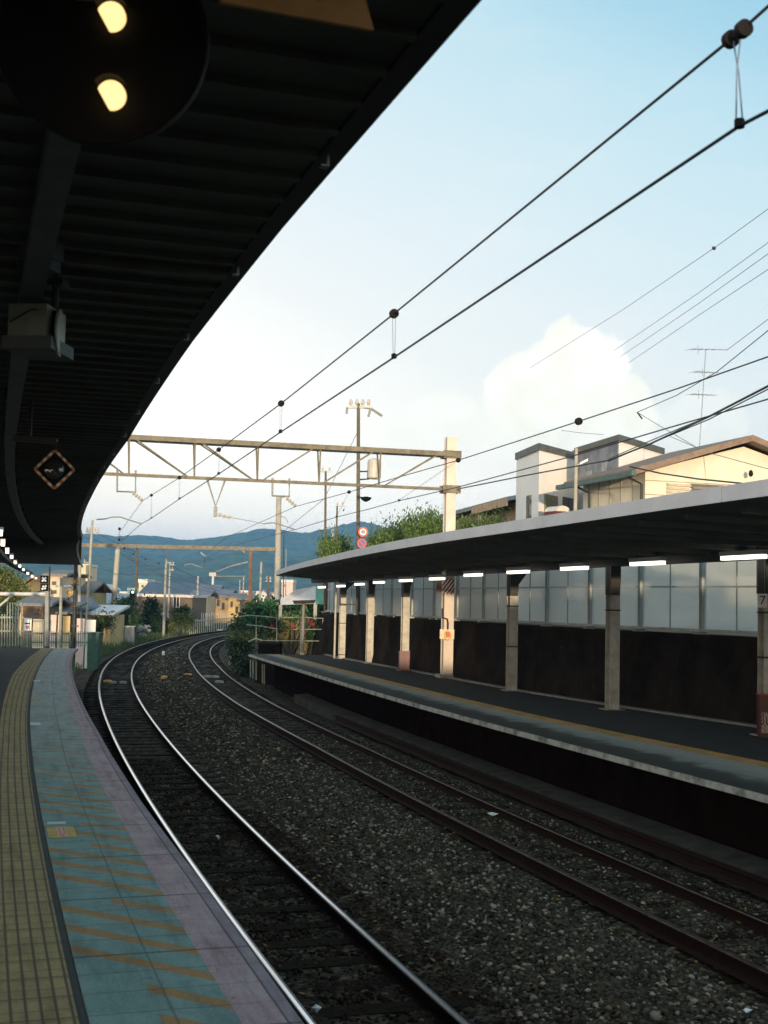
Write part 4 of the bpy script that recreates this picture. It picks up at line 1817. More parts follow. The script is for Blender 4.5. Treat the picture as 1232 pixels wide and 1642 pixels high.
ol2 = thing('overhead_line', P(20, off2(20), 4.7), 'overhead wire pair above the far track, passing in front of the pale houses', 'overhead wire')
c2 = line1(((1232, 640), (1093, 680), (916, 732), (735, 781), (640, 803), (593, 816), (540, 829), (474, 849)), off2)
m2_ = line1(((1232, 572), (1090, 622), (930, 675), (850, 701), (735, 738), (640, 765), (560, 789), (475, 812)), off2)
far2c = [P(s, off2(s), 4.7) for s in (40, 56, 70, 84)]
far2m = [P(s, off2(s), z) for s, z in ((40, 5.05), (56, 4.98), (70, 5.05), (84, 5.5))]
dv = (c2[0] - c2[1]).normalized() * 6
mb = MB()
mb.tube([c2[0] + dv] + c2 + far2c, .0072, 6)
mb.build('contact_wire', WIRE, ol2)
mb = MB()
mb.tube([m2_[0] + dv] + m2_ + far2m, .0072, 6)
mb.build('messenger_wire', WIRE, ol2)
for i in (4, 6):
    dropper(m2_[i], c2[i], ol2, 1.2)
mb = MB()
mb.lathe(m2_[2] - dv * .01, dv, [(0, .012), (.01, .045), (.05, .045), (.06, .012)], 12)
mb.build('roller', BLACKP, ol2)

# heavier cables on the right
mb = MB()
q = [at(735, 784, 33.2), at(850, 761, 29), at(976, 738, 24), at(1040, 713, 21), at(1137, 668, 18), at(1232, 619, 16), at(1330, 568, 14)]
mb.tube(q, .016, 6)
for j in (.012, -.012):
    mb.tube([p + V((0, 0, .03 * math.sin(i * 1.9) + j * 2)) for i, p in enumerate(q[2:])], .009, 5)
tag(mb.build('feeder_cable', WIRE), 'thick twisted black feeder cable rising from the square mast to the upper right', 'cable')


def wirething(pts, r, label, name='power_line', m=WIREG, ball=None):
    mb = MB()
    mb.tube(pts, r, 5)
    r_ = mb.build(name, m)
    tag(r_, label, 'wire')
    return r_


wirething([at(1010, 748, 29), at(1060, 759, 28), at(1120, 768, 26), at(1190, 775, 24)], .018, 'dark service cable sagging from the corner of the brown-eaved house to the canopy edge', 'service_cable', WIRE)
wirething([at(1300, 480, 30), at(1232, 530, 33), at(1150, 596, 37), at(1085, 634, 41), at(1022, 661, 45)], .014, 'grey service wire running down to a small clamp above the house roofs', 'service_wire', WIRE)
wirething([at(1022, 661, 45), at(1060, 684, 43), at(1115, 716, 41)], .011, 'short faint wire from the clamp down to the house roof', 'service_wire')
wirething([at(1022, 661, 45), at(1030, 672, 45)], .03, 'small dark clamp where two service wires meet above the roofs', 'wire_clamp', WIRE)
wirething([at(1300, 340, 40), at(1232, 389, 44), at(1120, 470, 55), at(985, 562, 75)], .013, 'highest of three parallel thin power lines at the right', 'power_line')
wirething([at(1300, 358, 40), at(1232, 407, 44), at(1120, 487, 55), at(995, 572, 75)], .013, 'middle one of three parallel thin power lines at the right', 'power_line')
wirething([at(1300, 386, 40), at(1232, 432, 44), at(1120, 506, 55), at(1008, 582, 75)], .013, 'lowest of three parallel thin power lines at the right', 'power_line')
wirething([at(1300, 282, 34), at(1232, 335, 37), at(1145, 398, 42), at(1000, 496, 55), at(850, 590, 75)], .011, 'single thin power line with a dark bead, high at the right', 'power_line')
mb = MB()
mb.lathe(at(1145, 398, 42), (1, 0, -.5), [(-.07, .02), (-.04, .06), (.04, .06), (.07, .02)], 10)
tag(mb.build('line_marker', WIRE), 'dark bead on the single thin power line high at the right', 'line marker')
wirething([at(1290, 470, 33), at(1232, 512, 36), at(1165, 562, 40)], .01, 'faint wire reaching the tip of the roof antenna', 'antenna_wire')
wirething([at(1232, 752, 27), at(1140, 727, 30), at(1075, 700, 33)], .009, 'thin pale wire crossing the yellow gable of the house', 'service_wire')
# wires beyond the gantry
for pts_, lab in ((((128, 860), (160, 868), (205, 893), (270, 925)), 'faint wires sagging across the blue hillside on the left'),
                  (((200, 893), (262, 925), (316, 945), (370, 955)), 'faint wires sagging between the grey poles in front of the hills'),
                  (((180, 920), (262, 922), (318, 935)), 'pale wire between two poles above the brown building'),
                  (((128, 905), (190, 918), (262, 938), (318, 960)), 'lowest faint wires crossing in front of the far roofs'),
                  (((150, 852), (215, 884), (300, 930), (345, 948)), 'pale wires from the leaning pole down toward the far lavender roof'),
                  (((273, 906), (318, 928), (342, 940), (402, 952)), 'thin pale wires between the close pair of poles and the pale mast'),
                  (((345, 925), (385, 940), (430, 928), (455, 905)), 'sagging wire between the pale mast and the thin pole by the gantry'),
                  (((318, 930), (350, 948), (391, 932)), 'short sagging wire above the white fence at the bend'),
                  (((575, 690), (520, 800), (445, 860)), 'thin wire dropping from the tall crossarm pole toward the gantry mast')):
    wirething([at(px, py, 85 + i * 6) for i, (px, py) in enumerate(pts_)], .02, lab, 'distant_wire')
mb = MB()
mb.tube([p2(345, 918), p2(370, 908), p2(398, 901)], .05, 6)
mb.tube([p2(345, 924), p2(395, 924)], .03, 6)
mb.tube([p2(296, 906), p2(306, 904), p2(324, 910)], .035, 6)
mb.build('steady_arm', GREY_ST, g2)


# ------------------------------------------------------------------ poles
def pole(b_, t_, d, wpx, label, m=CONCP, zg=0., arms=(), name='utility_pole', dt=0., extra=None):
    """b_/t_ photo positions of foot and top; arms: (y, x0, x1) rows of insulators"""
    k = d / FPX
    a = at(b_[0], b_[1], d)
    tpt = at(t_[0], t_[1], d + dt)
    if a.z > zg:
        dirv = (a - tpt) / (a.z - tpt.z)
        a = a + dirv * (zg - .25 - a.z)
    rt = thing(name, a, label, 'pole')
    mb = MB()
    mb.tube([a, tpt], wpx * k / 2 * 1.08, 10, wpx * k / 2 * .85)
    mb.build('shaft', m, rt)
    for y, x0, x1 in arms:
        p_, q_ = at(x0, y, d), at(x1, y, d)
        mb = MB()
        mb.bar(p_, q_, .09, .09)
        arm = mb.build('crossarm', GREY_ST, rt)
        n = max(2, int(abs(x1 - x0) / 9))
        for i in range(n):
            c = p_.lerp(q_, (i + .5) / n)
            mb = MB()
            mb.lathe(c + V((0, 0, .04)), (0, 0, 1), [(0, .03), (.05, .05), (.1, .065), (.16, .06), (.24, .03)], 8)
            mb.build('insulator', PORC, arm)
    if extra:
        extra(rt, d, k)
    return rt


POLEB = mat('brown_pole', (.12, .10, .065), (.075, .062, .042), .85, 3)


def ex_tall(rt, d, k):
    mb = MB()
    mb.tube([at(578, 652, d), at(595, 655, d), at(613, 667, d)], .05, 6)
    mb.tube([at(557, 653, d), at(556, 663, d)], .05, 6)
    mb.tube([at(594, 656, d), at(591, 668, d)], .05, 6)
    mb.build('bracket', GREY_ST, rt)
    mb = MB()
    c = at(600, 768, d)
    mb.lathe(c, (0, 0, 1), [(0, .2), (.05, .24), (.62, .24), (.68, .2), (.72, .08)], 14)
    mb.build('transformer', mat('transformer_grey', (.45, .42, .36), (.36, .34, .29), .5, 4), rt)
    mb = MB()
    mb.tube([at(577, 756, d), at(592, 756, d), at(592, 768, d), at(577, 769, d)], .03, 6)
    mb.tube([at(590, 754, d), at(590, 768, d)], .03, 6)
    mb.build('transformer_bracket', STEEL_DK, rt)
    c = at(587, 799, d)
    mb = MB()
    mb.lathe(c, (0, 0, 1), [(-.12, .05), (-.05, .16), (.03, .2), (.06, .05)], 12)
    mb.tube([at(577, 797, d), c], .02, 5)
    mb.build('street_lamp', BLACKP, rt)


pole((574.5, 890), (575, 647), 43.5, 6.6, 'tall brown utility pole with a transformer and round road signs behind the far canopy', POLEB, 2.4, ((652.5, 558, 596),), extra=ex_tall)
pole((521.5, 900), (522.5, 755), 80, 4.2, 'thin utility pole with a small crossarm between the gantry mast and the tall pole', POLEB, 2.4, ((756, 512, 534),))
pole((538.5, 900), (541, 811), 92, 3.4, 'short thin pole leaning slightly, just left of the tall pole', POLEB, 2.4, ((811, 537, 554),))
pole((533, 900), (534, 848), 88, 6, 'stubby thick concrete pole in front of the hills, left of the road signs', CONCP, 2.4)
pole((922.5, 830), (924.5, 719), 31, 6.4, 'grey concrete pole with a street lamp standing before the pale houses', CONCP, 2.4, (), extra=lambda rt, d, k: (
    MB().bar(at(926, 747, d), at(931, 742, d), .03, .03).build('lamp_arm', GREY_ST, rt),
    MB().hexa([at(930, 745, d - .08), at(943, 739, d - .08), at(943, 739, d + .08), at(930, 745, d + .08)], [at(930, 742, d - .08), at(943, 735, d - .08), at(943, 735, d + .08), at(930, 742, d + .08)]).build('street_lamp', WHITE, rt),
    MB().bar(at(918, 724, d), at(931, 722, d), .04, .05).build('wire_rack', STEEL_DK, rt)))


def ex_left(rt, d, k):
    mb = MB()
    c = at(138, 921, d)
    mb.T = Matrix.Translation(c)
    mb.box(-.28, .2, -.25, .25, 0, .55)
    mb.build('transformer', mat('transformer_cream', (.5, .44, .28), (.4, .35, .22), .6, 4), rt)


pole((138, 1012), (148.5, 834), 74, 4.6, 'leaning concrete utility pole with insulator arms, left of the far gantry', CONCP, -.3, ((853, 137, 146), (853, 150, 160)), extra=ex_left)
pole((127, 1010), (129, 832), 70, 5, 'concrete pole rising just beyond the tip of the near canopy', CONCP, -.3)


def ex_sig(rt, d, k):
    c = at(212.5, 953, d)
    T = facing(c)
    mb = MB()
    mb.T = T
    w2, h2 = 4.3 * k, 7.5 * k
    pp = [(w2 * math.cos(a), (h2 - w2) * (1 if math.sin(a) > 0 else -1) + w2 * math.sin(a), -.1) for a in [i * .3927 for i in range(16)]]
    mb.prism(pp, (0, 0, .1))
    mb.build('signal_backplate', BLACKP, rt)
    mb = MB()
    mb.T = T
    mb.lathe((.02, 3.6 * k, .0), (0, 0, 1), [(0, 1.9 * k), (.06, 1.8 * k), (.09, .4 * k)], 16)
    mb.build('green_lamp', emis('lit_green_lens', (.1, 1., .5), 6), rt)
    mb = MB()
    mb.T = T
    mb.lathe((.02, -3.2 * k, .0), (0, 0, 1), [(0, 1.6 * k), (.05, 1.5 * k), (.07, .4 * k)], 16)
    mb.build('unlit_lamp', mat('unlit_red_lens', (.10, .015, .012), None, .2, 8), rt)


pole((216, 1003), (220.5, 878), 88, 3.8, 'slim brown pole carrying a railway signal lit green', POLEB, -.3, (), extra=ex_sig, name='signal_pole')


def ex_dot(x, y):
    return lambda rt, d, k: MB().lathe(at(x, y, d - .2), (0, -1, 0), [(0, 1.6 * k), (.05, 1.6 * k), (.06, .2 * k)], 12).build('white_disc', WHITE, rt)


pole((262.5, 1016), (266.5, 904), 95, 4.2, 'grey pole with a white disc, left one of a close pair', CONCP, -.3, (), extra=ex_dot(262.5, 984))
pole((269.5, 1003), (273, 903), 110, 3, 'thin pole with small insulator arms, right one of a close pair', CONCP, -.3, ((906, 272, 280), (914, 270, 279)))
pole((315, 1009), (318, 924), 118, 3.6, 'grey pole standing before the white slat fence at the bend', CONCP, -.3)
pole((340.5, 960), (342, 922), 170, 4.4, 'short pale mast with a platform top above the far grey roofs', mat('pale_mast', (.55, .58, .56), None, .6, 5), -.3, (), name='pale_mast',
     extra=lambda rt, d, k: MB().bar(at(336, 921, d), at(347, 921, d), .5, .5).build('platform', GREY_ST, rt))
pole((417, 965), (419.5, 901), 120, 4, 'plain concrete pole right of the rusty gantry post', CONCP, -.3)
pole((430, 965), (430.5, 925), 150, 3.4, 'small brown distant pole left of the big gantry mast', POLEB, -.3, ((927, 426, 436), (932, 426, 436)))
pole((454, 990), (455.5, 858), 90, 1.8, 'very thin dark pole right beside the big gantry mast', STEEL_DK, -.3)
pole((389, 985), (391, 925), 160, 2.2, 'thin distant pole left of the rusty gantry post', CONCP, -.3)
pole((384, 985), (385, 930), 190, 2.0, 'thinnest distant pole over the white roofs near the bend', CONCP, -.3)
pole((458, 985), (459, 880), 100, 1.6, 'slender grey distant pole right of the very thin dark pole', GREY_ST, -.3)

# signs on the tall pole
for (px, py, r_, lab, blue) in ((582.5, 853, 8., 'round red-ringed white road sign on the tall pole, upper of two', False), (580.5, 871.5, 7.8, 'round red-ringed blue no-parking road sign on the tall pole, lower of two', True)):
    d = 43.1
    k = d / FPX
    c = at(px, py, d)
    rt = thing('road_sign', c, lab, 'sign')
    T = facing(c, -.1)
    mb = MB()
    mb.T = T
    mb.lathe((0, 0, 0), (0, 0, 1), [(0, r_ * k), (.02, r_ * k)], 28)
    mb.build('red_disc', mat('sign_red', (.55, .07, .03), (.42, .05, .03), .4, 6), rt)
    mb = MB()
    mb.T = T
    mb.lathe((0, 0, .021), (0, 0, 1), [(0, r_ * k * .68), (.004, r_ * k * .68)], 28)
    mb.build('centre_disc', mat('sign_blue', (.05, .10, .32), (.04, .07, .22), .4, 6) if blue else WHITE, rt)
    if blue:
        mb = MB()
        mb.T = T
        mb.bar((-r_ * k * .5, r_ * k * .5, .03), (r_ * k * .5, -r_ * k * .5, .03), r_ * k * .24, .006, None)
        mb.build('red_slash', mat('sign_red', (.55, .07, .03)), rt)
    else:
        mb = MB()
        mb.T = T
        for x in (-.25, .12):
            mb.box(x * r_ * k - .02, x * r_ * k + .05, -r_ * k * .35, r_ * k * .35, .027, .03)
        mb.build('grey_figure', mat('grey_print', (.25, .25, .26), None, .5, 6), rt)
    mb = MB()
    mb.T = T
    mb.bar((0, 0, -.02), (-.1, 0, -.25), .05, .05)
    mb.build('bracket', STEEL_DK, rt)

# ------------------------------------------------------------------ raised ground behind the wall
mb = MB()
ss = srange(-10, 43.5, 1.5)
n = 3
for s in ss:
    mb.v += [P(s, offW(s) + .9, 2.38), P(s, offW(s) + 5, 2.5), P(s, offW(s) + 60, 2.8)]
for i in range(len(ss) - 1):
    for k in range(n - 1):
        mb.f.append((i * n + k, i * n + k + 1, (i + 1) * n + k + 1, (i + 1) * n + k))
        mb.mi.append(0)
e = (len(ss) - 1) * n
b0 = len(mb.v)
mb.v += [P(47, 8.3, 1.6), P(48, 13, 2.4), P(56, 60, 2.7), P(60, 9, -.6), P(70, 14, -.6), P(84, 60, -.6)]
mb.f += [(e, e + 1, b0 + 1, b0), (e + 1, e + 2, b0 + 2, b0 + 1), (b0, b0 + 1, b0 + 4, b0 + 3), (b0 + 1, b0 + 2, b0 + 5, b0 + 4)]
mb.mi += [0] * 4
tag(mb.build('raised_ground', gm, fix=False), kind='structure')

# ------------------------------------------------------------------ houses on the right
WIN_FR = mat('window_frame_dark', (.09, .085, .075), None, .4, 6)
SIDING_W = mat('white_siding', (.80, .77, .72), (.72, .69, .64), .7, 1.2, lo=.3, hi=.7)
SIDING_C = mat('cream_siding', (.68, .62, .48), (.57, .52, .40), .7, 1.6, lo=.3, hi=.7)
SLATE = mat('grey_slate_cladding', (.22, .23, .25), (.13, .14, .155), .6, 2.5, lo=.4, hi=.6)
ROOFB = mat('brown_roof_edge', (.23, .16, .11), (.15, .10, .07), .6, 4)
ROOFD = mat('dark_roof_cap', (.10, .10, .085), (.06, .06, .05), .5, 4)
TEALG = mat('teal_gutter', (.07, .13, .125), (.045, .085, .08), .5, 4)


def vbox(a, b_, c, z0, z1, mb):
    """box on the ground plan a-b-c (a: shared corner, b and c along two sides)"""
    a, b_, c = V(a), V(b_), V(c)
    d_ = b_ + c - a
    lo = [V((p.x, p.y, z0)) for p in (a, b_, d_, c)]
    hi = [V((p.x, p.y, z1)) for p in (a, b_, d_, c)]
    return mb.hexa(lo, hi)


def wall_patch(a, b_, f0, f1, z0, z1, out, th, mb):
    """rectangle set proud of the wall a-b"""
    a, b_ = V(a), V(b_)
    p, q = a.lerp(b_, f0), a.lerp(b_, f1)
    o = V(out) * th
    lo = [V((p.x, p.y, z0)), V((q.x, q.y, z0)), V((q.x, q.y, z0)) + o, V((p.x, p.y, z0)) + o]
    hi = [x + V((0, 0, z1 - z0)) for x in lo]
    return mb.hexa(lo, hi)


def window(a, b_, f0, f1, z0, z1, out, root, frame_m, pane_m=GLASS, bars=1, name='window'):
    mb = MB()
    w_ = .05 / (V(b_) - V(a)).length
    wall_patch(a, b_, f0, f1, z0, z0 + .05, out, .05, mb)
    wall_patch(a, b_, f0, f1, z1 - .05, z1, out, .05, mb)
    wall_patch(a, b_, f0, f0 + w_, z0 + .05, z1 - .05, out, .05, mb)
    wall_patch(a, b_, f1 - w_, f1, z0 + .05, z1 - .05, out, .05, mb)
    for i in range(bars):
        c = f0 + (f1 - f0) * (i + 1) / (bars + 1)
        wall_patch(a, b_, c - w_ / 3, c + w_ / 3, z0 + .05, z1 - .05, out, .04, mb)
    fr = mb.build(name, frame_m, root)
    mb = MB()
    wall_patch(a, b_, f0, f1, z0, z1, out, .02, mb)
    mb.build('pane', pane_m, fr)
    return fr


# white block with a dark parapet
cA = at(865, 711, 36)
lA = at(831, 725, 38.3)
rA = at(918, 725, 37.9)
zA = cA.z
gA = thing('house', (cA.x, cA.y, 2.4), 'white two-face block house with a dark flat parapet behind the canopy', 'house')
G0 = 2.4
flat = lambda p, z=0: V((p.x, p.y, z))
cA0, lA0, rA0 = flat(cA), flat(lA), flat(rA)
uL, uR = (lA0 - cA0).normalized(), (rA0 - cA0).normalized()
nL = V((-uL.y, uL.x, 0))
if nL.x > 0:
    nL = -nL
nR = V((uR.y, -uR.x, 0))
if nR.y > 0:
    nR = -nR
vA = MB()
vbox(cA0, cA0 + uL * 2.5, cA0 + uR * 2.6, G0, zA - .2, vA)
vA.build('wall', SIDING_W, gA)
mb = MB()
o_ = (cA0 - uL * .07 - uR * .07)
vbox(o_, o_ + uL * 2.64, o_ + uR * 2.74, zA - .2, zA, mb)
mb.build('parapet', ROOFD, gA)
zz_ = lambda py, d: at(860, py, d).z
a_, b_ = cA0, cA0 + uL * 2.5
window(a_, b_, .30, .46, G0 + .6, zz_(795, 37), nL, gA, WIN_FR, mat('pale_pane', (.4, .45, .48), None, .2, 3))
a_, b_ = cA0, cA0 + uR * 2.6
SHUT = mat('olive_shutter', (.20, .19, .11), (.14, .135, .08), .6, 8)
mb = MB()
wall_patch(a_, b_, .14, .46, G0 + .3, zz_(793, 36.5), nR, .05, mb)
for i in range(14):
    wall_patch(a_, b_, .15, .45, G0 + .4 + i * .16, G0 + .47 + i * .16, nR, .07, mb)
mb.build('shutter', SHUT, gA)
window(a_, b_, .62, .96, zz_(812, 37) - .2, zz_(794, 37), nR, gA, WIN_FR, GLASS, 1)
# awning in front of it
c = at(903, 820, 34.5)
mb = MB()
pr = []
for i in range(9):
    a = math.pi * i / 8
    pr.append((math.cos(a) * .26, math.sin(a) * .16))
T = facing(c, .5)
mb.T = T
mb.prism([(x, y, 0) for x, y in pr], (0, 0, -.5))
aw = mb.build('awning', mat('white_awning', (.66, .62, .58), None, .5, 6))
tag(aw, 'small white arched awning with a dark red valance by the white block house', 'awning')
mb = MB()
mb.T = T
mb.box(-.27, .27, -.12, -.005, -.48, .02)
mb.build('valance', mat('maroon_cloth', (.13, .03, .03), (.08, .02, .02), .8, 10), aw)

# cream house with a brown gable roof
cB = flat(at(1035, 755, 30))
eL = flat(at(940, 768, 33.1))
uL2 = (eL - cB).normalized()
nL2 = V((-uL2.y, uL2.x, 0))
if nL2.x > 0:
    nL2 = -nL2
uR2 = V((-nL2.x, -nL2.y, 0))
nR2 = -uL2
zE = at(1020, 748, 30).z - .1
zR = at(1192, 710, 30.8).z
gB = thing('house', (cB.x, cB.y, G0), 'cream sided house with a shallow brown gable roof above the far canopy', 'house')
HW = 2.72      # half the gable
LB = 3.4
mb = MB()
vbox(cB, cB + uL2 * LB, cB + uR2 * HW * 2, G0, zE, mb)
p0, p1, p2_ = cB + V((0, 0, zE)), cB + uR2 * HW + V((0, 0, zR - .1)), cB + uR2 * HW * 2 + V((0, 0, zE))
mb.prism([p0, p1, p2_], uL2 * LB)
mb.build('wall', SIDING_C, gB)
mb = MB()
for i in range(1, 6):
    wall_patch(cB, cB + uL2 * LB, i * .18, i * .18 + .008, G0, zE - .05, nL2, .012, mb)
for i in range(10):
    z = G0 + .5 + i * .34
    if z < zE - .1:
        wall_patch(cB, cB + uR2 * HW * 2, 0, 1, z, z + .02, nR2, .01, mb)
mb.build('siding_joints', mat('siding_joint_line', (.34, .3, .21), None, .7, 8), gB)  # slightly raised darker strips along the siding joints
# roof planes with overhang
OV, EO = .40, .48
rise = (zR - zE) / HW
pe = lambda t, z, back: cB + uR2 * t + V((0, 0, z)) + (uL2 * back)
mb = MB()
for sg in (0, 1):
    t0, t1 = (-EO, HW) if sg == 0 else (HW * 2 + EO, HW)
    z0, z1 = zE - EO * rise + .0, zR
    fr, bk = -OV, LB + .2
    mb.hexa([pe(t0, z0, fr), pe(t1, z1, fr), pe(t1, z1, bk), pe(t0, z0, bk)],
            [pe(t0, z0 + .15, fr), pe(t1, z1 + .15, fr), pe(t1, z1 + .15, bk), pe(t0, z0 + .15, bk)])
rf = mb.build('roof', ROOFB, gB)
mb = MB()
mb.bar(pe(-EO - .04, zE - EO * rise + .03, -OV), pe(-EO - .04, zE - EO * rise + .03, LB + .5), .12, .12)
mb.build('gutter', TEALG, gB)
for back in (.06, 2.9):
    mb = MB()
    q = [pe(-EO, zE - EO * rise, back), pe(-.07, zE - .32, back), pe(-.05, G0, back)]
    mb.tube(q, .035, 6)
    mb.build('downpipe', STEEL_DK, gB)
mb = MB()
f = .42 / (2 * HW)
VENT = mat('vent_slats', (.22, .2, .16), (.17, .155, .12), .6, 6)
a_, b_ = cB, cB + uR2 * HW * 2
wz1 = at(1080, 776, 30.3).z
for i in range(5):
    wall_patch(a_, b_, .105, .225, wz1 - .06 - i * .09, wz1 - i * .09, nR2, .06, mb)
mb.build('shutter_box', mat('cream_shutter', (.5, .44, .32), None, .6, 6), gB)
mb = MB()
wall_patch(a_, b_, .225, .40, wz1 - .55, wz1 + .02, nR2, .03, mb)
lv = mb.build('louvre', mat('louvre_grey', (.13, .125, .105), None, .6, 6), gB)
mb = MB()
for i in range(5):
    wall_patch(a_, b_, .235, .39, wz1 - .5 + i * .1, wz1 - .45 + i * .1, nR2, .06, mb)
mb.build('louvre_slats', VENT, lv)
mb = MB()
q = at(1202, 761, 30.6)
mb.T = Matrix.Translation(q)
mb.lathe((0, -.12, -.06), (0, 0, 1), [(0, .03), (.05, .06), (.12, .05), (.16, .02)], 8)
mb.build('wall_lamp', BLACKP, gB)

# slate-clad upper block
c3 = at(993, 698, 33.6)
l3 = at(925, 722, 36.6)
r3 = at(1062, 719, 36.2)
c30, l30, r30 = flat(c3), flat(l3), flat(r3)
u1, u2 = (l30 - c30), (r30 - c30)
g3 = thing('house', (c30.x, c30.y, G0), 'upper storey of a house clad in grey slate panels with a dark roof edge', 'house')
n1_ = V((-u1.y, u1.x, 0)).normalized()
if n1_.x > 0:
    n1_ = -n1_
n2_ = V((u2.y, -u2.x, 0)).normalized()
if n2_.y > 0:
    n2_ = -n2_
mb = MB()
vbox(c30, c30 + u1, c30 + u2, G0, c3.z - .16, mb)
mb.build('wall', SIDING_W, g3)
mb = MB()
wall_patch(c30, c30 + u1, 0.001, .999, G0 + 2, c3.z - .17, n1_, .03, mb)
cl_ = mb.build('slate_cladding', SLATE, g3)
mb = MB()
for f0, f1, z0, z1 in ((.60, .72, .62, 1.05), (.44, .55, 1.02, 1.36), (.80, .92, .9, 1.2), (.25, .36, .5, .85)):
    wall_patch(c30, c30 + u1, f0, f1, c3.z - .16 - z1, c3.z - .16 - z0, n1_, .036, mb)
mb.build('pale_slates', mat('pale_slate', (.36, .37, .38), None, .6, 5), cl_)
mb = MB()
oo = c30 - u1.normalized() * .12 - u2.normalized() * .12
vbox(oo, oo + u1 * 1.06, oo + u2 * 1.06, c3.z - .16, c3.z, mb)
mb.build('roof_edge', ROOFD, g3)

# roof antenna
d = 34
rt = thing('roof_antenna', at(1122, 716, d), 'spindly television antenna with three cross arms on the gabled house', 'antenna')
ANT = mat('antenna_grey', (.30, .33, .35), None, .4, 6, .4)
mb = MB()
mb.tube([at(1121.5, 722, d), at(1132, 560, d)], .012, 6)
mb.build('mast', ANT, rt)
for x0, y0, x1, y1, els in ((1105, 560, 1167, 561, 6), (1112, 596, 1150, 598, 5), (1106, 632, 1147, 634, 5)):
    mb = MB()
    a, b_ = at(x0, y0, d), at(x1, y1, d)
    mb.tube([a, b_], .009, 5)
    for i in range(els):
        q = a.lerp(b_, (i + .3) / els)
        L_ = .28 - .03 * i
        mb.tube([q + V((.1, -L_, -.02)), q + V((-.1, L_, .02))], .005, 4)
    mb.tube([a + V((.25, 0, .12)), a + V((.25, 0, -.12))], .006, 4)
    mb.build('cross_arm', ANT, rt)
wirething([at(900, 690, 37), at(930, 694, 37), at(968, 697, 37)], .008, 'faint thin antenna wire above the slate-clad roof', 'antenna_wire')

# low brown house on the left of the white block
rt = thing('house', at(780, 850, 50), 'low brown house with a grey tiled roof left of the white block', 'house')
a, b_ = flat(at(833, 850, 47)), flat(at(716, 850, 56))
un = (b_ - a).normalized()
nn3 = V((-un.y, un.x, 0))
if nn3.x > 0:
    nn3 = -nn3
mb = MB()
ta, tb_ = at(833, 797, 47).z - .12, at(745, 824, 54).z - .12
qa, qb = a - nn3 * 4.5, b_ - nn3 * 4.5
U3 = lambda p, z: V((p.x, p.y, z))
mb.hexa([U3(a, 2.4), U3(b_, 2.4), U3(qb, 2.4), U3(qa, 2.4)], [U3(a, ta), U3(b_, tb_), U3(qb, tb_ + .5), U3(qa, ta + .5)])
mb.build('wall', mat('ochre_wall', (.30, .23, .13), (.22, .17, .1), .8, 2), rt)
mb = MB()
e0, e1 = a + nn3 * .5 + V((0, 0, at(833, 796, 46.7).z)), b_ + nn3 * .5 + V((0, 0, at(745, 823, 54).z))
r0, r1 = a - nn3 * 2.2 + V((0, 0, at(831, 776, 47.6).z)), b_ - nn3 * 2.2 + V((0, 0, at(760, 806, 54).z))
dn = V((0, 0, -.16))
mb.hexa([e0 + dn, e1 + dn, r1 + dn, r0 + dn], [e0, e1, r1, r0])
mb.build('roof', mat('grey_tiles', (.24, .24, .25), (.15, .15, .16), .6, 9), rt)
mb = MB()
mb.bar(e0 + V((0, 0, -.2)), e0.lerp(e1, .45) + V((0, 0, -.2)), .06, .3)
mb.build('eave_board', mat('sunlit_eave', (.5, .34, .2), None, .7, 4), rt)
rt = thing('house', at(745, 850, 60), 'small house eave in pale yellow beside the square gantry mast', 'house')
mb = MB()
p, q = at(728, 828, 60), at(758, 816, 58)
mb.prism([p, q, q + V((0, 0, -.5)), p + V((0, 0, -.5))], (0, 2, 0))
mb.build('wall', mat('pale_yellow_wall', (.65, .5, .3), None, .7, 4), rt)
mb = MB()
mb.prism([p + V((-.2, -.3, .0)), q + V((.3, -.3, 0)), q + V((.3, -.3, .16)), p + V((-.2, -.3, .16))], (0, 2.4, 0))
mb.build('roof', ROOFD, rt)
mb = MB()
mb.prism([at(726, 848, 60), at(762, 834, 59), at(762, 828, 59), at(726, 838, 60)], (0, 2, 0))
mb.build('lower_roof', mat('grey_tiles', (.24, .24, .25)), rt)
mb = MB()
mb.box(p.x - .5, q.x + .5, p.y + .3, p.y + 2, 2.3, p.z - .5)
mb.build('lower_wall', mat('ochre_wall', (.30, .23, .13)), rt)
mb = MB()
q = at(769, 838, 43)
mb.tube([V((q.x, q.y, 2.3)), at(769.5, 826, 43)], .06, 6)
tag(mb.build('fence_post', CONC), 'short pale fence post among the bushes left of the white block', 'post')


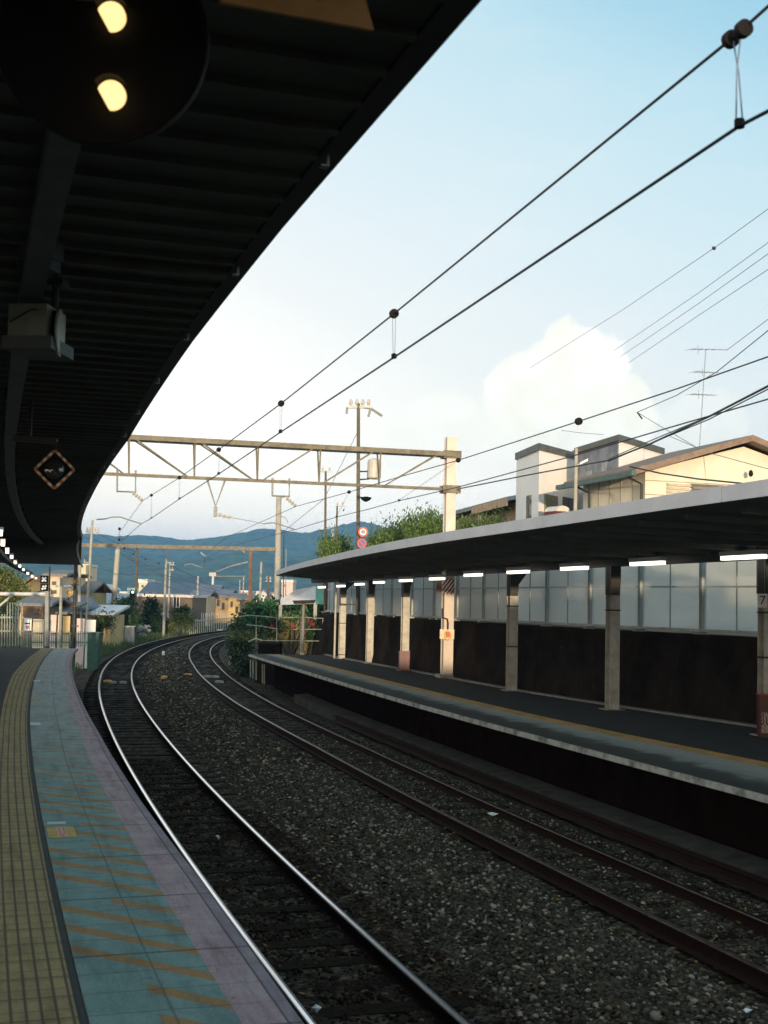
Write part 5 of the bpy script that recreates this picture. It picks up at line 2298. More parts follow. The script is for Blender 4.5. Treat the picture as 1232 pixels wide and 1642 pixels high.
# ------------------------------------------------------------------ distant houses, placed where they stand along the line
def house(label, x0, x1, ye, yr, d, wm, rm, roof='gable', dep=6., yb=None, wins=(), zg=-.5, ov=.35, wf=None, yaw=0., name='house'):
    a, b_ = at(x0, ye, d), at(x1, ye, d)
    ze = (a.z + b_.z) / 2
    zr = at((x0 + x1) / 2, yr, d + (dep / 2 if roof != 'shed' else dep)).z
    rt = thing(name, ((a.x + b_.x) / 2, d, zg), label, 'house' if name == 'house' else name)
    A, B_ = flat(a), flat(b_)
    u_ = (B_ - A).normalized()
    bk = V((-u_.y, u_.x, 0))
    if bk.y < 0:
        bk = -bk
    mb = MB()
    vbox(A, B_, A + bk * dep, zg, ze, mb)
    if roof == 'end':
        mb.prism([A + V((0, 0, ze)), A.lerp(B_, .5) + V((0, 0, zr - .1)), B_ + V((0, 0, ze))], bk * dep)
    mb.build('wall', wm, rt)
    mb = MB()
    up = V((0, 0, 1))
    th = up * .14
    if roof == 'flat':
        mb.hexa([A - u_ * .1 - bk * .1 + up * ze, B_ + u_ * .1 - bk * .1 + up * ze, B_ + u_ * .1 + bk * dep + up * ze, A - u_ * .1 + bk * dep + up * ze],
                [A - u_ * .1 - bk * .1 + up * zr, B_ + u_ * .1 - bk * .1 + up * zr, B_ + u_ * .1 + bk * dep + up * zr, A - u_ * .1 + bk * dep + up * zr])
    elif roof == 'end':
        M_ = A.lerp(B_, .5)
        for E_, sg in ((A, -1), (B_, 1)):
            e0 = E_ + u_ * ov * sg - bk * ov + up * (ze - ov * (zr - ze) / (B_ - A).length * 2)
            r0 = M_ - bk * ov + up * zr
            L_ = bk * (dep + ov)
            mb.hexa([e0, r0, r0 + L_, e0 + L_], [e0 + th, r0 + th, r0 + L_ + th, e0 + L_ + th])
    elif roof == 'shed':
        e0, e1 = A - u_ * ov - bk * ov + up * ze, B_ + u_ * ov - bk * ov + up * ze
        r0, r1 = A - u_ * ov + bk * dep + up * zr, B_ + u_ * ov + bk * dep + up * zr
        mb.hexa([e0, e1, r1, r0], [e0 + th, e1 + th, r1 + th, r0 + th])
    else:
        hip = .22 * (B_ - A).length if roof == 'hip' else 0
        e0, e1 = A - u_ * ov - bk * ov + up * ze, B_ + u_ * ov - bk * ov + up * ze
        r0, r1 = A + u_ * (hip - (0 if hip else ov)) + bk * dep / 2 + up * zr, B_ - u_ * (hip - (0 if hip else ov)) + bk * dep / 2 + up * zr
        k0, k1 = A - u_ * ov + bk * (dep + ov) + up * ze, B_ + u_ * ov + bk * (dep + ov) + up * ze
        mb.hexa([e0, e1, r1, r0], [e0 + th, e1 + th, r1 + th, r0 + th])
        mb.hexa([k1, k0, r0, r1], [k1 + th, k0 + th, r0 + th, r1 + th])
        if hip:
            mb.add([e0 + th, r0 + th, k0 + th], [(0, 1, 2)])
            mb.add([e1 + th, k1 + th, r1 + th], [(0, 1, 2)])
    mb.build('roof', rm, rt)
    for wx0, wx1, wy0, wy1 in wins:
        f0, f1 = (wx0 - x0) / (x1 - x0), (wx1 - x0) / (x1 - x0)
        window(A, B_, f0, f1, at(wx0, wy1, d).z, at(wx0, wy0, d).z, -bk, rt, wf or WIN_FR, GLASS, 1)
    return rt


OCH = mat('ochre_plaster', (.58, .41, .17), (.45, .31, .13), .8, 1.5)
CRM = mat('cream_plaster', (.60, .50, .35), (.48, .40, .28), .8, 1.5)
BRN = mat('brown_boarding', (.15, .105, .065), (.10, .07, .045), .8, 1.5)
GRT = mat('grey_tile_roof', (.20, .19, .18), (.11, .11, .11), .7, 6)
BLR = mat('blue_metal_roof', (.045, .08, .13), (.03, .055, .09), .5, 2)
LVR = mat('lavender_slate_roof', (.17, .18, .23), (.11, .12, .16), .6, 3)
BGR = mat('blue_grey_metal_roof', (.24, .29, .34), (.17, .21, .25), .5, 2)
RDT = mat('rust_tile_roof', (.34, .16, .07), (.22, .1, .05), .8, 6)
WHW = mat('far_white_wall', (.62, .58, .54), (.5, .47, .44), .8, 1)
PNK = mat('pinkish_wall', (.58, .46, .40), (.47, .37, .32), .8, 1)
WFW = mat('white_window_frame', (.66, .6, .48), None, .6, 4)

house('ochre house with an orange tiled gable behind the black sign pair at the left', 34, 77, 942, 926, 84, OCH, RDT, 'end', 6, wins=((44, 50, 945, 953), (60, 66, 948, 956)))
house('cream two-storey house between the black signs and the yellow diamond sign', 79, 101, 924, 917, 78, CRM, GRT, 'gable', 6, wins=((84, 91, 932, 938), (83, 92, 946, 952), (85, 95, 968, 976)))
house('ochre cottage with a grey tiled roof behind the dark platform pole', 121, 144, 950, 935, 82, OCH, GRT, 'gable', 5, wins=((128, 134, 956, 962),))
house('dark low shed with a sagging tiled roof below the white beam', 37, 76, 972, 961, 64, BRN, GRT, 'gable', 4, wins=((54, 62, 978, 984),))
house('small dark-roofed hut with a black wall beside the grey pole', 78, 100, 985, 968, 66, mat('black_boarding', (.05, .045, .04), None, .8, 3), GRT, 'shed', 4, wins=((86, 94, 988, 994),))
house('cream gabled cottage just right of the yellow diamond sign', 102, 122, 968, 958, 74, CRM, LVR, 'end', 5, wins=((108, 114, 975, 982),))
house('low house with a flat blue-grey metal roof left of the green bush', 143, 187, 969, 954, 96, BRN, BGR, 'gable', 7, wins=((150, 160, 974, 982), (165, 175, 974, 982)))
house('open shed with a white sloping sheet roof left of the green bush', 142, 178, 986, 973, 76, OCH, mat('white_sheet_roof', (.55, .57, .6), None, .4, 4), 'shed', 4, wins=((156, 165, 990, 998),))
house('pale stair tower on the slope left of the hills', 129, 142, 908, 905, 160, CRM, WHW, 'flat', 5, wins=((133, 137, 911, 915),))
house('long dark brown house with a white eave line and two cream windows', 192, 309, 957, 953, 112, BRN, WHW, 'flat', 9, wins=((205, 214, 955.5, 975), (278, 289, 955.5, 974)), wf=WFW)
house('large house with a deep blue roof behind the brown building', 228, 322, 953, 936, 150, CRM, BLR, 'gable', 12, wins=((240, 246, 954, 956),))
house('cream house with a grey gable roof beside the tall grey pole', 309, 333, 956, 948, 128, CRM, LVR, 'gable', 6, wins=((318, 324, 963, 970),))
house('ochre house under a wide lavender roof at the bend', 318, 346, 955, 939, 150, OCH, LVR, 'gable', 8, wins=((332, 337, 959, 966), (340, 345, 970, 980)))
house('sunlit house front of orange boards with dark windows at the bend', 345, 367, 957, 946, 142, mat('orange_boarding', (.36, .25, .13), (.26, .18, .09), .8, 2), LVR, 'gable', 7, wins=((348, 353, 961, 972), (356, 361, 966, 978)))
house('narrow ochre house with black windows beside the rusty gantry post', 367, 385, 959, 953, 135, OCH, GRT, 'gable', 6, wins=((370, 374, 964, 974), (378, 383, 972, 982)))
house('brown house with a dark doorway next to the rusty gantry post', 386, 402, 962, 956, 130, BRN, GRT, 'gable', 6, wins=((390, 396, 968, 980),))
house('pinkish white house behind the rusty gantry post', 384, 402, 950, 947, 200, PNK, WHW, 'flat', 8, wins=((388, 391, 953, 956), (394, 397, 953, 956)))
house('pale flat block far off between the rusty post and the grey pole', 404, 416, 950, 948, 230, WHW, WHW, 'flat', 8, wins=((407, 410, 952, 955),))
house('pale gabled house far off behind the plain grey pole', 417, 428, 952, 946, 220, WHW, LVR, 'end', 8, wins=((421, 424, 954, 957),))
house('small pale house far off left of the big gantry mast', 429, 440, 952, 949, 240, PNK, GRT, 'flat', 8, wins=((432, 435, 954, 957),))
house('pale block far off to the right of the big gantry mast', 452, 470, 934, 930, 260, PNK, WHW, 'flat', 9, wins=((456, 459, 937, 941),))
house('white block with roof tanks on the far side of the blue roof', 205, 219, 947, 943, 230, WHW, WHW, 'flat', 9, wins=((209, 212, 949, 952),))
house('tall pale stair block rising behind the long brown building', 223, 236, 935, 929, 190, CRM, WHW, 'flat', 6, wins=((227, 231, 938, 942),))
house('white house far off behind the grey gantry support', 160, 176, 944, 938, 210, WHW, WHW, 'end', 8, wins=((165, 169, 946, 950),))
house('long pale factory wall far off under the hills', 150, 232, 950.5, 948.5, 250, WHW, WHW, 'flat', 12, wins=((160, 166, 951, 953), (190, 196, 951, 953)))
house('tiny white house far off beside the blue roof', 238, 252, 937, 933, 260, WHW, LVR, 'gable', 8, wins=((243, 246, 938, 941),))

# ------------------------------------------------------------------ vegetation
GREENS = {}


def leafmat(name, cols):
    if name not in GREENS:
        m = mat(name, cols[1], cols[0], .75, 3, island=cols, spec=.25)
        b = m.node_tree.nodes['Principled BSDF']
        GREENS[name] = m
    return GREENS[name]


LG = leafmat('leaf_green', [(.018, .04, .012), (.035, .075, .02), (.055, .11, .03), (.09, .14, .04)])
LDK = leafmat('leaf_dark', [(.008, .02, .009), (.016, .036, .014), (.028, .055, .02), (.05, .08, .03)])
LYL = leafmat('leaf_yellow_green', [(.04, .06, .012), (.08, .11, .025), (.12, .14, .035), (.18, .16, .05)])
LCO = leafmat('leaf_cypress', [(.035, .06, .016), (.065, .115, .028), (.10, .16, .04), (.15, .20, .06)])
LDRY = leafmat('dry_grass', [(.10, .08, .03), (.18, .14, .05), (.25, .19, .08), (.12, .12, .04)])
BARK = mat('bark', (.08, .06, .04), (.045, .035, .025), .9, 8)


def leaves(name, blobs, n, size, m, parent=None, upright=.0, asp=.55, clump=14):
    """many leaf quads in clumps spread through the blobs"""
    tot = sum(b[1] * b[2] * b[3] for b in blobs)
    vs = []
    for c, rx, ry, rz in blobs:
        k = int(n * rx * ry * rz / tot)
        nc = max(4, k // clump)
        for _ in range(nc):
            u = nrs.normal(size=3)
            u /= np.linalg.norm(u)
            rr = (nrs.uniform() ** .42) * nrs.uniform(.8, 1.12)
            cc = np.array(c) + u * rr * np.array([rx, ry, rz])
            sp = size * nrs.uniform(1.2, 2.6)
            for _ in range(clump):
                p = cc + nrs.normal(size=3) * sp * .55 * np.array([1, 1, 1 + upright])
                a = nrs.normal(size=3)
                a[2] = a[2] * (1 - min(upright, .9)) + upright * 2.2
                a /= np.linalg.norm(a)
                b_ = np.cross(a, nrs.normal(size=3))
                b_ /= np.linalg.norm(b_) + 1e-9
                L_ = size * nrs.uniform(.6, 1.3)
                vs += [p - a * L_ / 2, p + b_ * L_ * asp / 2, p + a * L_ / 2, p - b_ * L_ * asp / 2]
    vs = np.array(vs, dtype=np.float32)
    nq = len(vs) // 4
    o = np.zeros(3, np.float32) if parent is None else np.array(parent['_o'], np.float32)
    me = D.meshes.new(name)
    me.vertices.add(len(vs))
    me.vertices.foreach_set('co', (vs - o).ravel())
    me.loops.add(len(vs))
    me.loops.foreach_set('vertex_index', np.arange(len(vs), dtype=np.int32))
    me.polygons.add(nq)
    me.polygons.foreach_set('loop_start', np.arange(0, len(vs), 4, dtype=np.int32))
    me.polygons.foreach_set('loop_total', np.full(nq, 4, np.int32))
    me.update(calc_edges=True)
    me.materials.append(m)
    ob = D.objects.new(name, me)
    COL.objects.link(ob)
    if parent is not None:
        ob.parent = parent
        ob['_o'] = tuple(parent['_o'])
    return ob


def plant(name, label, blobs_px, d, n, size, m, zg, cat='bush', upright=0., trunk=True, depth=.8, asp=.55):
    k = d / FPX
    bl = [(at(x, y, d + dy), rx * k, max(rx, rz) * k * depth, rz * k) for x, y, rx, rz, dy in blobs_px]
    c = sum((b[0] for b in bl), V((0, 0, 0))) / len(bl)
    rt = thing(name, V((c.x, c.y, zg)), label, cat)
    if trunk:
        mb = MB()
        base = V((c.x, c.y, zg - .1))
        for b in bl[:6]:
            mid = base.lerp(b[0], .5) + V((0, 0, .1))
            mb.tube([base, mid, b[0] + V((0, 0, b[3] * .3))], .05 + .02 * len(bl), 6, .02)
        mb.build('trunk' if name == 'tree' else 'stems', BARK, rt)
    leaves('crown' if name == 'tree' else 'foliage', [(tuple(b[0]), b[1], b[2], b[3]) for b in bl], n, size, m, rt, upright, asp)
    return rt


# cypress-like hedge above the far canopy
hx = [(527, 884, 13, 14, 49), (548, 882, 12, 15, 49.5), (607, 880, 13, 15, 44), (622, 868, 13, 22, 47), (640, 866, 12, 22, 46.5), (655, 856, 12, 28, 46), (672, 852, 12, 26, 45.5), (690, 848, 13, 30, 45)]
hl = ['first from the left, beside the stubby pole', 'second from the left, before the tall pole', 'third from the left, right of the road signs', 'fourth from the left, with a low top', 'fifth from the left, in the middle of the row', 'sixth from the left, with a pointed top', 'seventh from the left, near the mast', 'tallest, right beside the square mast']
for (x, y, rx, rz, d), lab in zip(hx, hl):
    bl = [(x, y + rz * .4, rx * 1.1, rz * .85, 0), (x - rx * .4, y + rz * .05, rx * .5, rz * .7, .1), (x + rx * .4, y - rz * .1, rx * .45, rz * .7, -.1), (x + rnd.uniform(-4, 4), y - rz * .35, rx * .3, rz * .5, 0)]
    plant('hedge_shrub', 'feathery hedge shrub above the canopy, ' + lab, bl, d, 2300, .15, LCO, 2.4, 'shrub', .75, True, .8, .3)['group'] = 'feathery shrubs above the far canopy'
plant('bush', 'green bush at the canopy edge just right of the square mast', [(746, 854, 9, 9, 0), (757, 850, 6, 8, .2)], 42, 1500, .13, LCO, 2.4, upright=.6, asp=.3)
plant('bush', 'green bush in front of the brown house wall', [(783, 848, 7, 11, 0), (797, 842, 6, 10, .1), (773, 852, 9, 7, 0)], 41, 1500, .13, LCO, 2.4, upright=.6, asp=.3)
plant('hedge', 'low continuous leafy hedge running along the foot of the feathery shrubs above the canopy', [(x_, 888 - (x_ - 585) * .33, 13, 13, 0) for x_ in range(590, 712, 11)], 43.8, 6500, .13, LCO, 2.4, 'hedge', .5, True, .6, .35)
# left side
plant('tree', 'dark leafy tree with sunlit yellow leaves at the far left edge', [(8, 935, 16, 20, 0), (26, 945, 13, 18, .5), (-14, 930, 20, 26, 0), (40, 958, 9, 10, 0), (10, 965, 18, 14, 0)], 68, 5200, .2, LYL, -.5, 'tree')
plant('bush', 'small dark bush behind the white slatted fence at the left', [(12, 985, 9, 12, 0), (4, 978, 8, 8, 0)], 56, 1300, .14, LDK, -.5)
plant('bush', 'round green bush between two grey poles left of the signal', [(198, 980, 15, 18, 0), (206, 998, 14, 16, 0), (186, 995, 12, 14, .5)], 84, 4200, .2, LG, -.5)
plant('bush', 'low dark bush under the white sloping roof', [(168, 996, 13, 12, 0), (156, 1002, 10, 9, 0)], 76, 1700, .17, LDK, -.5)
plant('tree', 'dark bushy tree in front of the long brown house', [(242, 980, 11, 15, 0), (234, 1000, 13, 11, 0), (250, 1000, 11, 12, .5), (243, 966, 6, 9, 0)], 98, 4200, .22, LDK, -.5, 'tree')
plant('bush', 'yellowish shrub beside the close pair of poles', [(256, 1003, 10, 7, 0), (286, 994, 9, 10, 0), (300, 996, 7, 10, .3), (276, 1003, 10, 6, 0)], 100, 3000, .2, LYL, -.5)
plant('bush', 'dark green shrub right of the brown house window', [(296, 979, 6, 6, 0), (285, 983, 7, 5, 0)], 104, 1000, .2, LDK, -.5)
# right of the track: overgrown bank and ivy at the end of the far platform
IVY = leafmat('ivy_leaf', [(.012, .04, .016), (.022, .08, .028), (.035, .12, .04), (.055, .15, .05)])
plant('hedge', 'broad bright green thicket behind the railings at the end of the far platform', [(420, 984, 23, 13, 0), (446, 989, 22, 13, 0), (402, 996, 19, 11, 0), (464, 980, 14, 9, 1), (434, 973, 14, 7, 1), (412, 1003, 25, 10, 0)], 62, 7500, .2, IVY, -.5, 'thicket', trunk=True)
plant('bush', 'green climbing bush around the lamp post behind the far platform', [(490, 982, 18, 12, 0), (512, 978, 14, 10, 0), (500, 996, 20, 10, 0), (472, 990, 14, 10, 0)], 55, 4200, .17, IVY, -.3)
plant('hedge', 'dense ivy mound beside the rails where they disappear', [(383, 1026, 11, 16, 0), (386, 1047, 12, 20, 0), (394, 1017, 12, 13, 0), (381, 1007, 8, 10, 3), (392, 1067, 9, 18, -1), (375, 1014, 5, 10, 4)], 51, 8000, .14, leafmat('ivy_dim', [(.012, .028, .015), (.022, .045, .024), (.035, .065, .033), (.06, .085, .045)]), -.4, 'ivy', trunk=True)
plant('bush', 'dry brown grass clump beyond the end railings', [(466, 1022, 18, 10, 0), (450, 1028, 14, 9, 0), (488, 1026, 14, 8, 0), (500, 1034, 12, 8, 0)], 52, 3600, .2, LDRY, -.2, 'grass clump', upright=.8, asp=.18)
plant('bush', 'dark undergrowth at the foot of the wall behind the lamp post', [(516, 1022, 13, 16, 0), (505, 1010, 14, 10, 0), (528, 1030, 10, 14, -1), (440, 1008, 18, 8, 0)], 50, 3200, .15, LDK, -.2, 'undergrowth')
plant('bush', 'red-flowered weeds in the thicket behind the end railings', [(470, 1003, 3, 2.5, 0), (501, 1000, 4, 3, 0), (436, 1005, 3, 3, 0)], 49.5, 30, .06, leafmat('red_petal', [(.35, .03, .03), (.45, .05, .04), (.3, .02, .03), (.5, .08, .06)]), .8, 'flowers', trunk=True)

# grass beside the outer rail and around the platform end
gb = []
for _ in range(16000):
    s = rnd.uniform(36, 115)
    o = -1.75 - abs(rnd.gauss(0, 1)) * 3.2
    if s < 41 and o > -2.2:
        continue
    if s < 43 and o < -1.4 and s < 39.8:
        continue
    c = P(s, o, -.42 + min(.5, (-o - 1.7) * .12))
    h = rnd.uniform(.12, .45) * (1 + (s - 36) / 120)
    a = rnd.uniform(0, 6.28)
    w2 = rnd.uniform(.012, .03) * (1 + (s - 36) / 60)
    ln2 = V((rnd.uniform(-.2, .2), rnd.uniform(-.2, .2), h))
    gb.append((c, V((math.cos(a), math.sin(a), 0)) * w2, ln2))
mb = MB()
for c, u_, l_ in gb:
    mb.add([c - u_, c + u_, c + l_], [(0, 1, 2)])
gr_ = mb.build('grass', leafmat('bank_grass', [(.035, .06, .02), (.065, .10, .035), (.10, .13, .05), (.15, .14, .06)]), fix=False)
tag(gr_, kind='stuff')
# bank under the grass
mb = MB()
ss = srange(39.9, 150, 2.5)
n = 4
for s in ss:
    mb.v += [P(s, -1.7, -.38), P(s, -3.2, -.2 + rnd.uniform(-.05, .05)), P(s, -7, .08 + rnd.uniform(-.08, .08)), P(s, -16, -.1)]
for i in range(len(ss) - 1):
    for k in range(n - 1):
        mb.f.append((i * n + k, i * n + k + 1, (i + 1) * n + k + 1, (i + 1) * n + k))
        mb.mi.append(0)
tag(mb.build('grass_bank', mat('grassy_soil', (.045, .055, .028), (.03, .032, .02), .95, 1.5, bump=.5, bscale=10), fix=False), kind='structure')

# ------------------------------------------------------------------ end of the far platform: railings, posts
RAILW = mat('white_rail_pipe', (.27, .28, .24), (.15, .16, .13), .5, 5)


def railing(pts_list, posts_, d, label, r=.019):
    c = at(pts_list[0][0][0], pts_list[0][0][1], d)
    rt = thing('railing', c, label, 'railing')
    for pts_ in pts_list:
        mb = MB()
        mb.tube([at(x, y, d + (dz[0] if dz else 0)) for x, y, *dz in pts_], r, 6)
        mb.build('pipe', RAILW, rt)
    for x, y0, y1 in posts_:
        mb = MB()
        mb.tube([at(x, y0, d), at(x, y1, d)], r * .9, 6)
        mb.build('post', RAILW, rt)
    return rt


railing([[(384, 989, 2), (400, 986.5, 1), (440, 990), (485, 990), (530, 992)], [(396, 1002, 1), (420, 1004), (446, 1009)], [(470, 1009.5), (528, 1009)], [(418, 1027), (522, 1028)]],
        [(411, 988, 1030), (444, 990, 1040), (482, 990, 1045), (518, 992, 1046)], 48, 'weathered white pipe railing across the end of the far platform')
mb = MB()
mb.tube([at(533, 990, 47), at(526, 1009, 47)], .03, 6)
tag(mb.build('brace_pipe', RAILW), 'short slanted white pipe leaning by the wall at the platform end', 'pipe')
rt = thing('slat_fence', at(405, 1075, 46.5), 'short pale slatted fence under the end of the far platform', 'fence')
for x in (402, 406, 411, 421, 424):
    mb = MB()
    a, b_ = at(x, 1058 + (x - 402) * .35, 46.2 - (x - 402) * .06), at(x, 1086 + (x - 402) * .5, 46.2 - (x - 402) * .06)
    mb.bar(a, b_, .07, .04)
    mb.build('slat', mat('pale_slat', (.42, .40, .32), (.25, .24, .19), .8, 4), rt)
rt = thing('concrete_block', at(425, 1045, 47), 'dark mossy concrete block at the end of the far platform', 'block')
mb = MB()
a, b_ = at(410, 1040, 47), at(452, 1042, 47)
mb.hexa([V((a.x, a.y, -.4)), V((b_.x, b_.y, -.4)), V((b_.x, b_.y + 1.2, -.4)), V((a.x, a.y + 1.2, -.4))],
        [V((a.x + .1, a.y + .1, at(425, 1031, 47).z)), V((b_.x - .1, b_.y + .1, at(440, 1033, 47).z)), V((b_.x - .1, b_.y + 1.1, at(440, 1031, 47).z)), V((a.x + .1, a.y + 1.1, at(425, 1029, 47).z))])
mb.build('block', WALLM, rt)
mb = MB()
mb.tube([at(398, 1029, 46.8), at(410, 1024, 46.8), at(421, 1027, 46.8)], .03, 6)
mb.build('edge_pipe', RAILW, rt)

# ------------------------------------------------------------------ end of the near platform
d = 47.5
SLATW = mat('white_green_slat', (.42, .45, .38), (.26, .29, .24), .7, 3)
rt = thing('picket_fence', at(18, 1033, d), 'tall pale slatted fence at the left edge beyond the near platform', 'fence')
x = -14
while x < 38:
    top = 966 if x > 8 else 985
    mb = MB()
    mb.bar(at(x + .2, 1036, d), at(x + .6, top + rnd.uniform(-1, 2), d), .085 if x < 22 else .1, .02)
    mb.build('slat', SLATW, rt)
    x += 4.3 if x < 20 else 4.6
for y in (990, 1012):
    mb = MB()
    mb.bar(at(-14, y, d + .05), at(38, y, d + .05), .03, .06)
    mb.build('rail', SLATW, rt)
rt = thing('picket_fence', at(90, 1033, 48.5), 'low grey-green picket fence across the end of the near platform', 'fence')
d = 48.5
x = 39
GSL = mat('grey_green_slat', (.27, .31, .27), (.16, .2, .17), .8, 3)
while x < 140:
    mb = MB()
    mb.bar(at(x, 1037, d), at(x, 1013 + rnd.uniform(-1, 1), d), .06, .02)
    mb.build('slat', GSL, rt)
    x += 3.1
for y in (1016, 1030):
    mb = MB()
    mb.bar(at(39, y, d + .05), at(140, y, d + .05), .03, .05)
    mb.build('rail', GSL, rt)
rt = thing('board_fence', at(90, 1000, 55), 'beige board fence panels behind the low picket fence', 'fence')
d = 55
for i, (x0, x1, y0, y1) in enumerate(((52, 71, 993, 1016), (80, 91, 986, 1014), (92, 100, 986, 1016), (100, 113, 988, 1016), (122, 136, 992, 1016), (137, 154, 994, 1014))):
    mb = MB()
    a, b_ = at(x0, y1 + 14, d), at(x1, y0, d)
    mb.box(a.x, b_.x, d, d + .05, -.5, b_.z)
    mb.build('panel', [CRM, PNK, CRM, OCH, PNK, WHW][i], rt)
# white beam frame with the black signs
d = 46.5
rt = thing('beam_frame', at(75, 1030, d), 'white pipe beam on a grey pole with a slanted brace at the left edge', 'frame')
mb = MB()
mb.tube([at(-30, 952, d), at(76, 953, d)], .07, 8)
mb.build('beam', mat('white_beam', (.6, .58, .54), None, .5, 4), rt)
mb = MB()
mb.tube([at(22, 953, d), at(-6, 976, d)], .045, 6)
mb.build('brace', mat('white_beam', (.6, .58, .54)), rt)
mb = MB()
a = at(75, 1036, d)
mb.tube([a, at(76, 948, d)], .085, 8)
mb.build('pole', mat('grey_pole_paint', (.30, .31, .29), None, .6, 4), rt)
for y, lab in ((929, 'square black sign with white diamonds, upper of the pair on the thin pole'), (942, 'square black sign with white diamonds, lower of the pair on the thin pole')):
    d = 50
    k = d / FPX
    c = at(71, y, d)
    T = facing(c)
    r2 = thing('marker_sign', c, lab, 'sign')
    mb = MB()
    mb.T = T
    mb.box(-6.2 * k, 6.2 * k, -6 * k, 6 * k, -.03, 0)
    mb.build('plate', BLACKP, r2)
    mb = MB()
    mb.T = T
    h = 2.0 * k
    for cx, cy in ((-2.2, 2.2), (2.2, -2.2), (2.2, 2.2), (-2.2, -2.2), (0, 0)) if y < 935 else ((-1.4, 1.4), (1.4, -1.4), (-2.6, -2.2), (2.6, 2.2)):
        mb.poly([((cx) * k, cy * k + h, .004), (cx * k - h, cy * k, .004), (cx * k, cy * k - h, .004), (cx * k + h, cy * k, .004)])
    mb.build('white_diamonds', WHITE, r2, fix=False)
pole((79, 1000), (80, 908), 50.2, 2.6, 'thin rusty pole carrying the two black square signs', mat('rust_thin_pole', (.12, .06, .04), None, .7, 4), -.5, name='sign_pole')
# dark pole at the tip of the near platform
d = 45.2
k = d / FPX
rt = pole((118, 1041), (121.5, 905), d, 6, 'dark steel pole at the tip of the near platform with an orange band', STEEL_DK, .9, name='steel_pole')
mb = MB()
mb.lathe(at(120.7, 935, d), (0, 0, 1), [(0, 4.6 * k), (.14, 4.6 * k)], 10)
mb.build('orange_band', ORANGE, rt)
mb = MB()
for y in (938, 972, 1004):
    mb.bar(at(114.5, y, d - .12), at(126, y, d - .12), .05, .05)
mb.build('pole_bracket', STEEL_DK, rt)
# yellow diamond sign
pole((96.5, 1036), (98.5, 926), 48, 5.2, 'brownish post beside the yellow diamond sign', CONC, -.5, name='sign_post')
d = 47.4
c = at(112, 950, d)
k = d / FPX
rt = thing('diamond_sign', c, 'yellow diamond sign with a dark ring at the tip of the near platform', 'sign')
T = facing(c)
mb = MB()
mb.T = T
h = 7.4 * k
mb.prism([(h, 0, -.02), (0, h, -.02), (-h, 0, -.02), (0, -h, -.02)], (0, 0, .02))
mb.build('plate', mat('amber_plate', (.6, .38, .10), None, .5, 8), rt)
mb = MB()
mb.T = T
h2 = 4.6 * k
dmm = [(h2, 0, .006), (0, h2, .006), (-h2, 0, .006), (0, -h2, .006)]
for a, b_ in zip(dmm, dmm[1:] + dmm[:1]):
    mb.bar(a, b_, .045, .008, (0, 0, 1))
mb.build('dark_ring', BLACKP, rt)
mb = MB()
mb.tube([c + V((0, .03, 0)), at(118.5, 949, d)], .02, 5)
mb.tube([at(103, 941, d), at(116, 940, d)], .05, 6)
mb.build('arm', WHITE, rt)
# white notice board
d = 49.5
k = d / FPX
c = at(44.5, 1001, d)
T = facing(c)
rt = thing('notice_board', c, 'small white notice board with a black bar and a red mark', 'sign')
mb = MB()
mb.T = T
mb.box(-6.2 * k, 6.2 * k, -10 * k, 10 * k, -.03, 0)
mb.build('board', WHITE, rt)
mb = MB()
mb.T = T
mb.box(-4 * k, 4 * k, .2 * k, 2.2 * k, .003, .006)
mb.build('black_bar', BLACKP, rt)
mb = MB()
mb.T = T
mb.lathe((0, -4.5 * k, .003), (0, 0, 1), [(0, 3 * k), (.004, 3 * k)], 14)
mb.build('red_mark', mat('faded_red', (.45, .16, .12), None, .6, 8), rt)
mb = MB()
mb.T = T
mb.box(-.05, .05, -36 * k, -10 * k, -.06, -.032)
mb.build('post', GREY_ST, rt)
# green bin
d = 52
a, b_ = at(141, 1040, d), at(158, 1016, d)
mb = MB()
mb.hexa([V((a.x, d, -.4)), V((b_.x, d, -.4)), V((b_.x, d + .5, -.4)), V((a.x, d + .5, -.4))], [V((a.x - .03, d - .03, b_.z)), V((b_.x + .03, d - .03, b_.z)), V((b_.x + .03, d + .53, b_.z)), V((a.x - .03, d + .53, b_.z))])
bn = mb.build('green_bin', mat('dark_green_box', (.03, .09, .06), (.02, .06, .045), .5, 5))
tag(bn, 'dark green box standing beyond the tip of the near platform', 'box')
mb = MB()
mb.box(a.x - .06, b_.x + .06, d - .06, d + .56, b_.z, b_.z + .05)
mb.build('lid', mat('dark_green_box', (.03, .09, .06)), bn)

# trackside cabinets and markers


def cabinet(x0, x1, y0, y1, d, label, m=PNK):
    a, b_ = at(x0, y1, d), at(x1, y0, d)
    rt = thing('trackside_cabinet', V(((a.x + b_.x) / 2, d, a.z)), label, 'cabinet')
    mb = MB()
    mb.box(a.x, b_.x, d, d + .5, min(a.z, -.3), b_.z - .06)
    mb.build('body', m, rt)
    mb = MB()
    mb.box(a.x - .05, b_.x + .05, d - .05, d + .55, b_.z - .06, b_.z)
    mb.build('roof', WHITE, rt)
    mb = MB()
    w_ = b_.x - a.x
    mb.box(a.x + w_ * .06, a.x + w_ * .48, d - .015, d - .002, a.z + .12, b_.z - .12)
    mb.box(a.x + w_ * .52, a.x + w_ * .94, d - .015, d - .002, a.z + .12, b_.z - .12)
    mb.build('doors', m, rt)
    mb = MB()
    mb.box(a.x + w_ * .45, a.x + w_ * .475, d - .04, d - .015, a.z + .4, a.z + .6)
    mb.build('handle', STEEL_DK, rt)


